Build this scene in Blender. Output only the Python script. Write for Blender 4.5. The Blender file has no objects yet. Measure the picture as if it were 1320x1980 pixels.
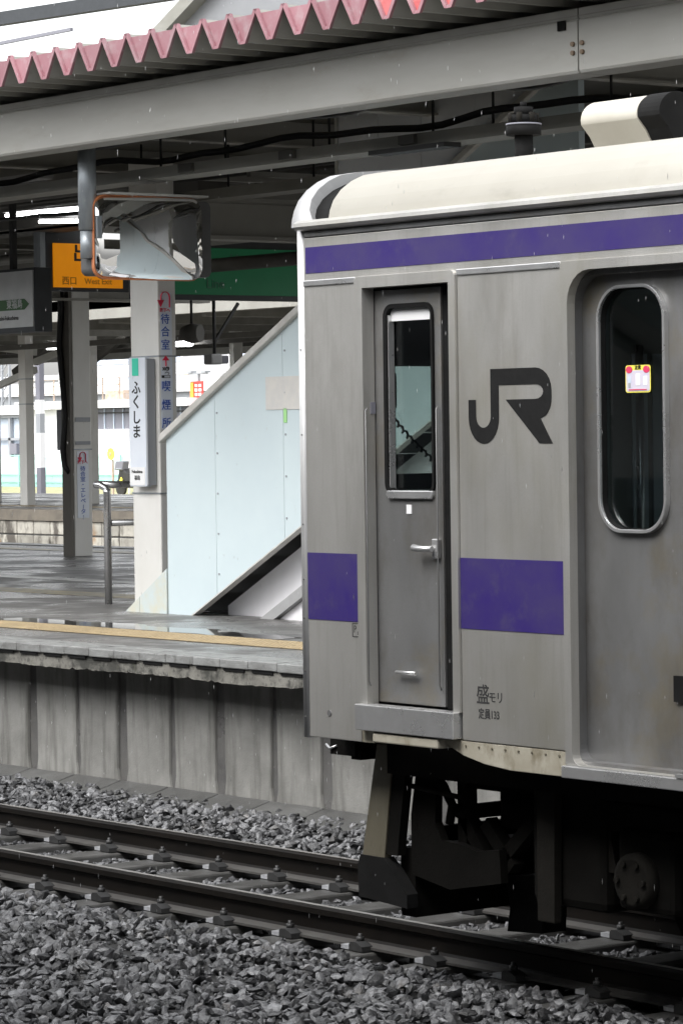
import bpy, bmesh, math, random
import numpy as np
from mathutils import Vector, Matrix
from mathutils.geometry import tessellate_polygon

random.seed(7); RNG = np.random.default_rng(11)
S = bpy.context.scene
COL = S.collection
R = math.radians

# ------------------------------------------------------------------ camera
PHI, PITCH, ROLL = 0.6499, 0.0243, -0.0136
fw = Vector((-math.cos(PHI)*math.cos(PITCH), math.sin(PHI)*math.cos(PITCH), -math.sin(PITCH)))
rt = Vector((math.sin(PHI), math.cos(PHI), 0)); up = rt.cross(fw)
r2 = rt*math.cos(ROLL)+up*math.sin(ROLL); u2 = -rt*math.sin(ROLL)+up*math.cos(ROLL)
cd = bpy.data.cameras.new('camera'); cam = bpy.data.objects.new('camera', cd); COL.objects.link(cam)
cam.matrix_world = Matrix(((r2.x, u2.x, -fw.x, 11.4227), (r2.y, u2.y, -fw.y, -9.8833), (r2.z, u2.z, -fw.z, 2.2572), (0, 0, 0, 1)))
cd.sensor_fit = 'VERTICAL'; cd.sensor_height = 36; cd.lens = 36*6315.3/1980
cd.clip_start = .1; cd.clip_end = 2000
S.camera = cam

# ------------------------------------------------------------------ light: rainy overcast day
W = bpy.data.worlds.new('World'); S.world = W; W.use_nodes = True
wn = W.node_tree.nodes; wl = W.node_tree.links
bg = wn['Background']; bg.inputs['Strength'].default_value = 0.15
sky = wn.new('ShaderNodeTexSky'); sky.sky_type = 'NISHITA'; sky.sun_disc = False
SUN_EL, SUN_AZ = R(54), R(178)
sky.sun_elevation = SUN_EL; sky.sun_rotation = SUN_AZ
sky.air_density = 1.2; sky.dust_density = 3.0; sky.ozone_density = 1.0
hs = wn.new('ShaderNodeHueSaturation'); hs.inputs['Saturation'].default_value = 0.12
wl.new(sky.outputs[0], hs.inputs['Color']); wl.new(hs.outputs[0], bg.inputs['Color'])
sd = bpy.data.lights.new('sun', 'SUN'); sd.energy = 0.55; sd.angle = R(30); sd.color = (1, .985, .96)
so = bpy.data.objects.new('sun', sd); COL.objects.link(so)
sdir = Vector((math.sin(SUN_AZ)*math.cos(SUN_EL), math.cos(SUN_AZ)*math.cos(SUN_EL), math.sin(SUN_EL)))
so.rotation_euler = sdir.to_track_quat('Z', 'Y').to_euler()
S.view_settings.view_transform = 'Standard'; S.view_settings.look = 'None'
S.view_settings.exposure = 1.6; S.view_settings.gamma = 1; S.view_settings.use_curve_mapping = False

# ------------------------------------------------------------------ materials
def _mix(nt, fac, a, b):
    m = nt.nodes.new('ShaderNodeMix'); m.data_type = 'RGBA'
    for k, v in ((0, fac), (6, a), (7, b)):
        if isinstance(v, bpy.types.NodeSocket): nt.links.new(v, m.inputs[k])
        else: m.inputs[k].default_value = v if k == 0 else (*v, 1)
    return m.outputs[2]
def _noise(nt, sc, stretch, detail=6, rough=.6, off=0):
    g = nt.nodes.new('ShaderNodeNewGeometry'); mp = nt.nodes.new('ShaderNodeMapping')
    mp.inputs['Scale'].default_value = stretch; mp.inputs['Location'].default_value = (off, off*.7, off*.3)
    nt.links.new(g.outputs['Position'], mp.inputs['Vector'])
    n = nt.nodes.new('ShaderNodeTexNoise'); n.inputs['Scale'].default_value = sc
    n.inputs['Detail'].default_value = detail; n.inputs['Roughness'].default_value = rough
    nt.links.new(mp.outputs[0], n.inputs['Vector']); return n.outputs['Fac']
def _ramp(nt, f, lo, hi, a=0, b=1):
    m = nt.nodes.new('ShaderNodeMapRange'); m.inputs[1].default_value = lo; m.inputs[2].default_value = hi
    m.inputs[3].default_value = a; m.inputs[4].default_value = b; nt.links.new(f, m.inputs[0]); return m.outputs[0]
def M(name, c, c2=None, sc=6, st=(1, 1, 1), rough=.6, rough2=None, metal=0, bump=0, bsc=80, stains=(), isl=None, rnd=None, em=0, lo=.35, hi=.65, spec=.5):
    m = bpy.data.materials.new(name); m.use_nodes = True; nt = m.node_tree; p = nt.nodes['Principled BSDF']
    if isinstance(c, (int, float)): c = (c, c, c)
    if isinstance(c2, (int, float)): c2 = (c2, c2, c2)
    p.inputs['Roughness'].default_value = rough; p.inputs['Metallic'].default_value = metal
    p.inputs['Specular IOR Level'].default_value = spec
    col = None
    if c2 is not None:
        f = _ramp(nt, _noise(nt, sc, st), lo, hi); col = _mix(nt, f, c, c2)
        if rough2 is not None: nt.links.new(_ramp(nt, _noise(nt, sc, st), lo, hi, rough, rough2), p.inputs['Roughness'])
    for k, (sc_c, s_sc, s_lo, s_hi, s_st, amt) in enumerate(stains):
        f = _ramp(nt, _noise(nt, s_sc, s_st, 8, .65, 3.1*(k+1)), s_lo, s_hi, 0, amt)
        col = _mix(nt, f, col if col is not None else c, sc_c)
    if isl or rnd:
        if isl:
            g = nt.nodes.new('ShaderNodeNewGeometry'); src = g.outputs['Random Per Island']; a, b = isl
        else:
            g = nt.nodes.new('ShaderNodeObjectInfo'); src = g.outputs['Random']; a, b = rnd
        v = nt.nodes.new('ShaderNodeHueSaturation'); nt.links.new(_ramp(nt, src, 0, 1, a, b), v.inputs['Value'])
        if col is not None: nt.links.new(col, v.inputs['Color'])
        else: v.inputs['Color'].default_value = (*c, 1)
        col = v.outputs[0]
    if col is not None: nt.links.new(col, p.inputs['Base Color'])
    else: p.inputs['Base Color'].default_value = (*c, 1)
    if bump:
        b = nt.nodes.new('ShaderNodeBump'); b.inputs['Strength'].default_value = bump; b.inputs['Distance'].default_value = .01
        nt.links.new(_noise(nt, bsc, st, 4), b.inputs['Height']); nt.links.new(b.outputs[0], p.inputs['Normal'])
    if em:
        p.inputs['Emission Color'].default_value = (*c, 1); p.inputs['Emission Strength'].default_value = em
    return m
def glass_mat(name, tint, k=1.0):
    m = bpy.data.materials.new(name); m.use_nodes = True; nt = m.node_tree; nt.nodes.remove(nt.nodes['Principled BSDF'])
    t = nt.nodes.new('ShaderNodeBsdfTransparent'); t.inputs[0].default_value = (*tint, 1)
    g = nt.nodes.new('ShaderNodeBsdfGlossy'); g.inputs['Roughness'].default_value = .02; g.inputs[0].default_value = (k, k, k, 1)
    lw = nt.nodes.new('ShaderNodeLayerWeight'); lw.inputs[0].default_value = .5
    pw_ = nt.nodes.new('ShaderNodeMath'); pw_.operation = 'POWER'; pw_.inputs[1].default_value = 2.5; nt.links.new(lw.outputs['Facing'], pw_.inputs[0])
    f = nt.nodes.new('ShaderNodeMath'); f.operation = 'MULTIPLY_ADD'; f.inputs[1].default_value = .55; f.inputs[2].default_value = .05; nt.links.new(pw_.outputs[0], f.inputs[0])
    x = nt.nodes.new('ShaderNodeMixShader'); nt.links.new(f.outputs[0], x.inputs[0]); nt.links.new(t.outputs[0], x.inputs[1]); nt.links.new(g.outputs[0], x.inputs[2])
    nt.links.new(x.outputs[0], nt.nodes['Material Output'].inputs[0]); return m

V1 = (1, 1, 1)
GRIME = (.13, .11, .08)
m_steel = M('stainless_steel', (.53, .52, .495), (.455, .445, .42), 3, (1, 1, .35), .48, .42, .7, .06, 240, (((.36, .345, .31), 26, .52, .72, (1, 1, .06), .45), ((.33, .325, .31), 420, .45, .7, V1, .5), (GRIME, 2.2, .56, .8, (1, 1, .45), .35), ((.34, .31, .2), 1.1, .5, .75, (1, 1, .6), .5)))
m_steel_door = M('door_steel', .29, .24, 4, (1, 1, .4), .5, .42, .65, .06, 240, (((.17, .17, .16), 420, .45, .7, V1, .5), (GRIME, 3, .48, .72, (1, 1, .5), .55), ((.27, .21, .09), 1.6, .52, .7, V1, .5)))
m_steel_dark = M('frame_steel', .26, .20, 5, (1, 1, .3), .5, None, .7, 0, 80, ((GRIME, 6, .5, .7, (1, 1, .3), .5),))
m_steel_bright = M('bright_steel', .62, .55, 8, V1, .32, .26, .75)
m_post = M('corner_post_paint', .58, .52, 4, (1, 1, .3), .42, None, .35, 0, 80, ((GRIME, 5, .58, .8, (1, 1, .3), .4),))
m_mask = M('mask_paint', .38, .34, 5, V1, .3)
m_roof = M('roof_cream', (.43, .412, .36), (.385, .365, .315), 2, (.6, 1, 1), .55, stains=(((.30, .27, .22), 3, .55, .85, (1, .5, 1), .5), ((.22, .2, .16), 9, .6, .8, (.4, 1, 1), .35),))
m_purple = M('purple_stripe', (.030, .017, .135), (.046, .034, .125), 4, V1, .5, stains=(((.075, .065, .12), 11, .54, .75, V1, .5), ((.02, .015, .06), 420, .5, .7, V1, .4)), spec=.3)
m_black = M('rubber_black', .006, .01, 10, V1, .8, spec=.15)
m_under = M('underfloor_black', (.004, .0036, .003), (.007, .0065, .0055), 6, V1, .9, bump=.2, spec=.12)
m_under2 = M('underfloor_grime', (.013, .0115, .0095), (.008, .0075, .006), 6, V1, .85, bump=.2, spec=.15)
m_skirt = M('cream_skirt', (.40, .375, .31), (.31, .285, .225), 9, V1, .5, stains=(((.11, .085, .04), 8, .5, .7, (1, 1, .5), .75), ((.48, .46, .42), 5, .6, .75, V1, .6)))
m_plow = M('dusty_plate', (.14, .128, .095), (.10, .088, .06), 5, (1, 1, .4), .6, stains=(((.05, .04, .025), 7, .52, .72, (1, 1, .5), .7),))
m_glass = glass_mat('dark_glass', (.74, .78, .77), .7); m_glass2 = glass_mat('tinted_glass', (.62, .67, .68), 1.0)
m_logo = M('black_print', .007, .011, 30, V1, .8, spec=.2)
m_greyprint = M('grey_print', .03, .045, 40, V1, .8, spec=.2)
m_cab = M('cab_grey_green', (.20, .225, .20), (.17, .19, .17), 4, V1, .6)
m_cabdark = M('cab_dark', .03, .04, 4, V1, .6)
m_white = M('white_paint', .80, .76, 6, V1, .45)
m_whitep = M('pillar_white', (.68, .67, .64), (.61, .60, .565), 3, (1, 1, .5), .45, stains=(((.5, .42, .3), 9, .66, .8, (1, 1, .4), .5),))
m_greyp = M('pillar_grey', (.55, .55, .52), (.5, .5, .47), 4, V1, .5)
m_paleblue = M('pale_blue_panel', (.56, .645, .665), (.535, .62, .645), 3, V1, .4, bump=.02, bsc=6, stains=(((.5, .56, .56), 7, .64, .75, (1, 1, .6), .6), ((.3, .33, .33), 22, .72, .78, V1, .55)))
m_bluefoot = M('worn_blue_foot', (.50, .585, .61), (.53, .54, .47), 5, V1, .45, stains=(((.56, .52, .38), 4, .52, .66, V1, .6), ((.12, .1, .08), 16, .68, .74, (1, 1, .5), .8)))
m_coping = M('stair_coping_paint', (.58, .57, .54), (.47, .455, .42), 8, V1, .45, stains=(((.45, .38, .3), 20, .6, .75, V1, .5),))
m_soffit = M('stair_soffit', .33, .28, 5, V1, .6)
m_stairwhite = M('stair_white', (.76, .75, .77), (.70, .69, .70), 5, (1, 1, .3), .5)
m_beam = M('beam_cream', (.38, .372, .345), (.335, .327, .295), 2.5, (.4, 1, 2), .55, stains=(((.25, .22, .16), 6, .58, .8, (.3, 1, 1), .45),))
m_beamback = M('frame_beam_cream', (.33, .322, .29), (.28, .27, .24), 2.5, V1, .6)
m_deck = M('roof_deck_grey', (.33, .325, .29), (.27, .265, .24), 4, (1, .3, 1), .6)
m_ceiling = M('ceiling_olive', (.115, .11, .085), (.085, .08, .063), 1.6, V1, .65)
m_pink = M('weathered_pink', (.30, .15, .17), (.27, .12, .14), 6, V1, .5, stains=(((.34, .25, .26), 9, .5, .7, V1, .7), ((.16, .08, .07), 7, .62, .75, V1, .5)), rnd=(.85, 1.15))
m_red = M('faded_red', (.45, .09, .09), (.5, .14, .14), 7, V1, .5, stains=(((.62, .4, .4), 9, .55, .7, V1, .6),))
m_duct = M('duct_grey', (.26, .255, .23), (.2, .195, .17), 4, (.4, 1, 1), .6)
m_ductdark = M('duct_dark', (.07, .068, .06), (.1, .095, .085), 4, V1, .7)
m_cable = M('cable_black', .018, .025, 5, V1, .6)
m_lamp = M('tube_white', (1, 1, 1), em=5); m_lampbody = M('lamp_body', .34, .30, 5, V1, .5)
m_zinc = M('zinc_pole', (.34, .37, .39), (.26, .28, .30), 14, (1, 1, .3), .4, None, .4)
m_orange = M('orange_rim', (.62, .22, .08), (.45, .16, .07), 14, V1, .5)
m_mirrorface = M('mirror_face', .86, rough=.015, metal=1.0); m_mirrorback = M('mirror_hood', .07, .09, 10, V1, .5)
m_yellow = M('exit_yellow', (.80, .27, .0), (.76, .25, .0), 5, V1, .45, em=.13)
m_greensign = M('line_green', (.003, .11, .042), (.004, .12, .048), 5, V1, .5, em=.06)
m_signframe = M('sign_frame', (.022, .026, .03), (.03, .034, .04), 7, V1, .5)
m_signwhite = M('sign_white', (.56, .57, .57), (.5, .51, .51), 6, V1, .5)
m_boardwhite = M('board_white', (.70, .74, .80), (.67, .71, .78), 6, V1, .45)
m_teal = M('teal_block', (.05, .58, .40)); m_greenarrow = M('arrow_green', (.05, .13, .05))
m_blueprint = M('blue_letter', (.008, .075, .40)); m_redprint = M('red_letter', (.62, .015, .06))
m_asphalt = M('wet_asphalt', (.10, .098, .095), (.135, .132, .128), 1.6, V1, .52, .24, 0, .25, 90, ((( .16, .155, .14), 5, .5, .75, (.35, 1, 1), .5), ((.04, .04, .042), 3, .55, .7, V1, .6)), lo=.42, hi=.58)
m_edge = M('edge_block', (.25, .255, .25), (.16, .16, .155), 14, (.5, 2, 1), .32, .5, 0, .35, 160, (((.42, .43, .42), 22, .55, .72, (.3, 1, 1), .6), ((.05, .05, .045), 9, .56, .68, V1, .85)))
m_edgebeam = M('stained_concrete', (.21, .203, .18), (.15, .143, .125), 7, V1, .75, bump=.35, bsc=60, stains=(((.035, .035, .03), 4.5, .45, .58, V1, .93), ((.03, .03, .026), 26, .52, .66, V1, .85), ((.1, .105, .05), 9, .6, .7, V1, .6)))
m_wall = M('wall_concrete', (.25, .247, .232), (.17, .168, .157), 3, V1, .8, bump=.25, bsc=70, stains=(((.06, .058, .05), 5, .48, .72, (2, 1, .22), .75), ((.23, .228, .215), 9, .62, .8, (2.5, 1, .2), .5)), rnd=(.86, 1.1))
m_foot = M('footing_concrete', (.09, .09, .087), (.06, .06, .058), 7, V1, .5, .3, bump=.25, rnd=(.85, 1.15), stains=(((.11, .108, .10), 10, .6, .75, V1, .5),))
m_tactile = M('tactile_yellow', (.34, .265, .155), (.27, .21, .125), 12, V1, .45, stains=(((.30, .22, .11), 30, .55, .7, V1, .6),), rnd=(.9, 1.08))
m_line = M('worn_line', (.62, .62, .60), (.18, .18, .175), 6, (.4, 1, 1), .4, lo=.4, hi=.6)
m_lineyel = M('worn_yellow_line', (.30, .25, .13), (.16, .15, .12), 5, (.4, 1, 1), .45, lo=.35, hi=.6)
m_stone = M('ballast_stone', (.105, .106, .109), (.028, .028, .030), 34, V1, .26, .45, 0, .5, 150, (((.10, .08, .06), 5, .6, .75, V1, .5),), isl=(.18, 2.6))
m_bed = M('ballast_bed', .012, .022, 40, V1, .9, bump=.5)
m_rail = M('rail_rust', (.006, .0052, .0045), (.010, .008, .0065), 12, (.3, 1, 1), .5, stains=(((.004, .0035, .003), 6, .5, .7, V1, .6),), spec=.12)
m_railtop = M('rail_head_polished', (.40, .39, .38), (.3, .29, .27), 12, (.2, 2, 1), .38, .5, .6)
m_railfoot = M('rail_foot_grey', (.075, .073, .068), (.055, .052, .049), 12, V1, .4)
m_sleeper = M('sleeper_concrete', (.085, .084, .081), (.058, .057, .054), 9, V1, .5, .32, 0, .25, 90, rnd=(.85, 1.15))
m_clip = M('clip_galvanised', (.52, .54, .56), (.38, .38, .40), 20, V1, .32, None, .3); m_clipdark = M('clip_spring', .03, .022, 20, V1, .5)
m_stainless = M('handrail_steel', .62, .55, 14, (1, 1, .2), .24, .34, .9)
m_ground = M('gravel_ground', (.14, .135, .12), (.2, .19, .17), 3, V1, .9, bump=.3, bsc=30)
m_blockwall = M('block_white', (.50, .48, .42), (.34, .32, .28), 4, V1, .7, stains=(((.07, .06, .05), 3.2, .5, .62, (1, 1, .5), .9), ((.36, .18, .05), 2.2, .6, .7, (1, 1, .4), .6)), rnd=(.7, 1.15))
m_bluewhite = M('far_cladding', (.55, .62, .72), (.5, .57, .67), 1, V1, .6); m_farwhite = M('far_white', .85, .8, 1, V1, .6)
m_fargrey = M('far_grey', (.34, .36, .38), (.3, .31, .33), 1, V1, .6); m_fardark = M('far_dark', (.16, .16, .19), (.2, .2, .23), 1, V1, .6)
m_green = M('mesh_green', (.32, .58, .52), (.36, .62, .55), 2, V1, .6); m_rust = M('rusty_rail', (.4, .27, .18), (.45, .4, .36), 4, V1, .6)
m_weeds = M('dry_weeds', (.42, .36, .2), (.2, .24, .12), 1.2, V1, .9); m_redsign = M('banner_red', (.75, .06, .05)); m_orangesign = M('banner_orange', (.85, .35, .05))
m_stickyel = M('sticker_yellow', (.80, .72, .1)); m_stick = M('sticker_lilac', (.55, .54, .66), (.62, .56, .62), 60, V1, .5); m_stickred = M('sticker_red', (.62, .04, .12))
m_cocoa = M('shade_grey_brown', (.11, .10, .085), (.15, .14, .12), 3, (1, 1, .3), .6)
m_rain = M('rain_drop', .55, rough=.3)

# ------------------------------------------------------------------ builders
class MB:
    def __init__(s): s.v, s.f, s.mi, s.m, s.sm = [], [], [], 0, []
    def add(s, vs, fs, smooth=False):
        o = len(s.v); s.v += [tuple(v) for v in vs]
        for f in fs: s.f.append([i+o for i in f]); s.mi.append(s.m); s.sm.append(smooth)
        return s
    def box(s, x0, x1, y0, y1, z0, z1):
        vs = [(x, y, z) for z in (z0, z1) for y in (y0, y1) for x in (x0, x1)]
        return s.add(vs, [(0, 2, 3, 1), (4, 5, 7, 6), (0, 1, 5, 4), (2, 6, 7, 3), (0, 4, 6, 2), (1, 3, 7, 5)])
    def prism(s, loops, plane, a, b):
        """loops: outer (+ holes) 2D; plane XZ extrudes along Y from a to b, YZ along X, XY along Z"""
        if not isinstance(loops[0][0], (tuple, list)): loops = [loops]
        mp = {'XZ': lambda p, t: (p[0], t, p[1]), 'YZ': lambda p, t: (t, p[0], p[1]), 'XY': lambda p, t: (p[0], p[1], t)}[plane]
        flat = [p for l in loops for p in l]; n = len(flat)
        tris = tessellate_polygon([[Vector((p[0], p[1], 0)) for p in l] for l in loops])
        vs = [mp(p, a) for p in flat]+[mp(p, b) for p in flat]
        fs = [tuple(t) for t in tris]+[tuple(i+n for i in reversed(t)) for t in tris]
        o = 0
        for l in loops:
            k = len(l)
            for i in range(k): j = (i+1) % k; fs.append((o+i, o+j, n+o+j, n+o+i))
            o += k
        return s.add(vs, fs)
    def tube(s, pts, r, n=10, cap=True):
        pts = [Vector(p) for p in pts]; rings = []; prev = None
        for i, p in enumerate(pts):
            d = (pts[min(i+1, len(pts)-1)]-pts[max(i-1, 0)]).normalized()
            a = prev if prev is not None else (Vector((0, 0, 1)) if abs(d.z) < .9 else Vector((1, 0, 0)))
            x = (a-d*a.dot(d)).normalized(); y = d.cross(x); prev = x
            rr = r[i] if isinstance(r, (list, tuple)) else r
            rings.append([p+(x*math.cos(t)+y*math.sin(t))*rr for t in [2*math.pi*k/n for k in range(n)]])
        vs = [v for g in rings for v in g]; fs = []
        for i in range(len(rings)-1):
            for k in range(n): fs.append((i*n+k, i*n+(k+1) % n, (i+1)*n+(k+1) % n, (i+1)*n+k))
        s.add(vs, fs, True)
        if cap: s.add(rings[0], [tuple(range(n))][::1]); s.add(rings[-1], [tuple(range(n))])
        return s
    def bar(s, p, q, w, h=None):
        """rectangular bar from p to q, w across, h high"""
        p, q = Vector(p), Vector(q); h = h or w; d = (q-p).normalized()
        a = Vector((0, 0, 1)) if abs(d.z) < .9 else Vector((0, 1, 0)); x = d.cross(a).normalized(); y = x.cross(d)
        vs = [c+x*sx*w/2+y*sy*h/2 for c in (p, q) for sx, sy in ((-1, -1), (1, -1), (1, 1), (-1, 1))]
        return s.add(vs, [(0, 1, 2, 3), (7, 6, 5, 4), (0, 4, 5, 1), (1, 5, 6, 2), (2, 6, 7, 3), (3, 7, 4, 0)])
    def build(s, name, mats, parent=None, bev=0, **props):
        me = bpy.data.meshes.new(name); me.from_pydata(s.v, [], s.f); me.update()
        for m in (mats if isinstance(mats, (list, tuple)) else [mats]): me.materials.append(m)
        me.polygons.foreach_set('material_index', s.mi); me.polygons.foreach_set('use_smooth', s.sm)
        bm = bmesh.new(); bm.from_mesh(me); bmesh.ops.remove_doubles(bm, verts=bm.verts, dist=1e-5)
        bmesh.ops.recalc_face_normals(bm, faces=bm.faces); bm.to_mesh(me); bm.free()
        o = bpy.data.objects.new(name, me); COL.objects.link(o)
        if bev:
            b = o.modifiers.new('bevel', 'BEVEL'); b.width = bev; b.segments = 2; b.limit_method = 'ANGLE'; b.angle_limit = R(40)
        if parent: attach(o, parent)
        for k, v in props.items(): o[k] = v
        return o
def attach(o, parent):
    o.parent = parent; bpy.context.view_layer.update() if False else None
    o.matrix_parent_inverse = Matrix.Translation(-world_loc(parent))
def world_loc(o):
    return Vector(o.get('_b', (0, 0, 0)))
def B(*a): return MB().box(*a)
def thing(name, label, cat, loc, group=None):
    o = bpy.data.objects.new(name, None); COL.objects.link(o); o.location = loc; o['_b'] = tuple(loc); o.empty_display_size = .1
    o['label'] = label; o['category'] = cat
    if group: o['group'] = group
    return o
def tag(o, label, cat, group=None):
    o['label'] = label; o['category'] = cat
    if group: o['group'] = group
    return o
def struct(o): o['kind'] = 'structure'; return o
def dup(root, delta, label=None, rotz=None):
    """copy of a thing, its parts and their sub-parts, moved by delta"""
    r = root.copy(); COL.objects.link(r); r.location = root.location+Vector(delta)
    if rotz is not None: r.rotation_euler = (0, 0, rotz)
    if label: r['label'] = label
    for ch in list(root.children):
        c = ch.copy(); COL.objects.link(c); c.parent = r
        for g in list(ch.children):
            d = g.copy(); COL.objects.link(d); d.parent = c
    return r
def rrect(x0, x1, z0, z1, r, n=6, only=None):
    pts = []; rr = r if isinstance(r, (list, tuple)) else (r, r, r, r)  # bl, br, tr, tl
    for (cx, cz, sx, sz, a0), q in zip(((x0, z0, 1, 1, 180), (x1, z0, -1, 1, 270), (x1, z1, -1, -1, 0), (x0, z1, 1, -1, 90)), rr):
        if q <= 0: pts.append((cx, cz)); continue
        for k in range(n+1):
            t = R(a0+90*k/n); pts.append((cx+sx*q+q*math.cos(t), cz+sz*q+q*math.sin(t)))
    return pts
def text(s, x, z, size, mat, name, parent, plane='-Y', at=0, bold=0, sx=1.0, align='CENTER', depth=.0012, vertical=False, gap=1.0):
    """lettering: plane -Y reads along +X at Y=at; plane +X reads along +Y at X=at (x is then a Y coordinate)"""
    cu = bpy.data.curves.new(name, 'FONT'); cu.body = '\n'.join(s) if vertical else s; cu.size = size
    cu.align_x = align; cu.align_y = 'CENTER'; cu.extrude = depth; cu.offset = bold; cu.space_line = gap; cu.resolution_u = 3
    t = bpy.data.objects.new(name+'_curve', cu); COL.objects.link(t)
    dg = bpy.context.evaluated_depsgraph_get(); me = bpy.data.meshes.new_from_object(t.evaluated_get(dg)); me.name = name
    bpy.data.objects.remove(t); bpy.data.curves.remove(cu)
    n = len(me.vertices); co = np.empty(n*3); me.vertices.foreach_get('co', co); co = co.reshape(-1, 3)
    w = np.empty_like(co)
    if plane == '-Y': w[:, 0] = x+co[:, 0]*sx; w[:, 1] = at-co[:, 2]; w[:, 2] = z+co[:, 1]
    else: w[:, 1] = x+co[:, 0]*sx; w[:, 0] = at+co[:, 2]; w[:, 2] = z+co[:, 1]
    me.vertices.foreach_set('co', w.ravel()); me.update()
    me.materials.clear(); me.materials.append(mat)
    o = bpy.data.objects.new(name, me); COL.objects.link(o)
    if parent: attach(o, parent)
    return o

ZP = .895   # platform level above the rail heads
# ================================================================== GROUND AND TRACK
struct(MB().add([(-900, -400, -.5), (400, -400, -.5), (400, 900, -.5), (-900, 900, -.5)], [(0, 1, 2, 3)]).build('ground', m_ground))
xs = (-70, 20)
prof = [(-5.4, -.45), (-3.6, -.42), (-2.4, -.34), (-1.5, -.24), (-1.2, -.21), (.62, -.2), (1.0, -.14), (1.4, -.06), (1.62, -.05), (1.8, -.05)]
struct(MB().add([(x, y, z) for y, z in prof for x in xs], [(2*i, 2*i+1, 2*i+3, 2*i+2) for i in range(len(prof)-1)]).build('ballast_bed', m_bed))

track = thing('railway_track', 'wet railway track of two brown rails on concrete sleepers', 'railway track', (0, 0, 0))
def rail(y0):
    mb = MB(); h = [(-.0325, -.012), (-.0325, -.038), (-.009, -.05), (-.008, -.115), (-.02, -.127)]
    web = h+[(-p[0], p[1]) for p in reversed(h)]
    mb.prism([(y0+a, b) for a, b in web], 'YZ', -60, 14)
    mb.m = 0; t = [(-.0325, -.012), (-.028, -.004), (-.012, -.001), (.028, -.004), (.0325, -.012)]
    mb.prism([(y0+a, b) for a, b in t], 'YZ', -60, 14)
    mb.m = 1; mb.prism([(y0+a, b) for a, b in [(-.008, -.003), (-.008, .0), (.02, .0), (.02, -.003)]], 'YZ', -60, 14)
    mb.m = 2; f = [(-.0635, -.153), (-.0635, -.141), (-.02, -.127), (.02, -.127), (.0635, -.141), (.0635, -.153)]
    mb.prism([(y0+a, b) for a, b in f], 'YZ', -60, 14)
    return mb.build('rail', [m_rail, m_railtop, m_railfoot], track)
rail(-.566); rail(.566)
SLP = .552; SL0 = -.10
sl0 = None; clip0 = None
def clip_mb(x, y, sgn):
    mb = MB()
    mb.m = 0; mb.box(x-.092, x-.022, y+sgn*.064, y+sgn*.108, -.158, -.139)
    mb.m = 1; 
    mb.prism([(x-.022, -.158), (x-.02, -.128), (x-.008, -.118), (x+.03, -.116), (x+.075, -.135), (x+.08, -.158)], 'XZ', y+sgn*.05, y+sgn*.116)
    mb.tube([(x+.008, y+sgn*.07, -.12), (x+.008, y+sgn*.07, -.096)], .019, 6); mb.tube([(x+.008, y+sgn*.07, -.12), (x+.008, y+sgn*.07, -.082)], .010, 6)
    return mb
for k in range(-3, 22):
    x = SL0-SLP*k
    if sl0 is None:
        base = x
        sl0 = MB().prism([(x-.13, -.36), (x+.13, -.36), (x+.1, -.163), (x-.1, -.163)], 'XZ', -1.0, 1.0).build('sleeper', m_sleeper, track, .012)
        clips0 = [clip_mb(x, y, s).build('rail_clip', [m_clip, m_clipdark], None) for y in (-.566, .566) for s in (-1, 1)]
        for c in clips0: c.parent = sl0
    else:
        o = sl0.copy(); COL.objects.link(o); o.location.x = x-base
        for c in clips0:
            d = c.copy(); COL.objects.link(d); d.parent = o

# crushed stone
PH = (1+5**.5)/2
ICO = np.array([(-1, PH, 0), (1, PH, 0), (-1, -PH, 0), (1, -PH, 0), (0, -1, PH), (0, 1, PH), (0, -1, -PH), (0, 1, -PH), (PH, 0, -1), (PH, 0, 1), (-PH, 0, -1), (-PH, 0, 1)], float)
ICO /= np.linalg.norm(ICO[0])
ICF = np.array([(0, 11, 5), (0, 5, 1), (0, 1, 7), (0, 7, 10), (0, 10, 11), (1, 5, 9), (5, 11, 4), (11, 10, 2), (10, 7, 6), (7, 1, 8), (3, 9, 4), (3, 4, 2), (3, 2, 6), (3, 6, 8), (3, 8, 9), (4, 9, 5), (2, 4, 11), (6, 2, 10), (8, 6, 7), (9, 8, 1)])
def bed_z(y): return np.interp(y, [p[0] for p in prof], [p[1] for p in prof])
def stones(name, label, X, Y, Z, rad):
    n = len(X); v = np.repeat(ICO[None], n, 0)*RNG.uniform(.68, 1.2, (n, 12, 1))
    v *= np.stack([RNG.uniform(.9, 1.5, n), RNG.uniform(.7, 1.1, n), RNG.uniform(.34, .72, n)], 1)[:, None]
    a, b, g = RNG.uniform(0, 6.28, n), RNG.normal(0, .6, n), RNG.normal(0, .6, n)
    ca, sa, cb, sb, cg, sg = np.cos(a), np.sin(a), np.cos(b), np.sin(b), np.cos(g), np.sin(g)
    Rm = np.stack([np.stack([ca*cb, ca*sb*sg-sa*cg, ca*sb*cg+sa*sg], 1), np.stack([sa*cb, sa*sb*sg+ca*cg, sa*sb*cg-ca*sg], 1), np.stack([-sb, cb*sg, cb*cg], 1)], 1)
    v = np.einsum('nij,nkj->nki', Rm, v)*rad[:, None, None]+np.stack([X, Y, Z], 1)[:, None]
    f = (ICF[None]+(np.arange(n)*12)[:, None, None]).reshape(-1)
    me = bpy.data.meshes.new(name); me.vertices.add(n*12); me.vertices.foreach_set('co', v.ravel())
    me.loops.add(len(f)); me.loops.foreach_set('vertex_index', f.astype(np.int32)); me.polygons.add(n*20)
    me.polygons.foreach_set('loop_start', np.arange(0, n*60, 3, dtype=np.int32)); me.update(calc_edges=True)
    me.polygons.foreach_set('use_smooth', np.zeros(n*20, bool)); me.materials.append(m_stone); o = bpy.data.objects.new(name, me); COL.objects.link(o); o['kind'] = 'stuff'; o['label'] = label; return o
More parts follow.
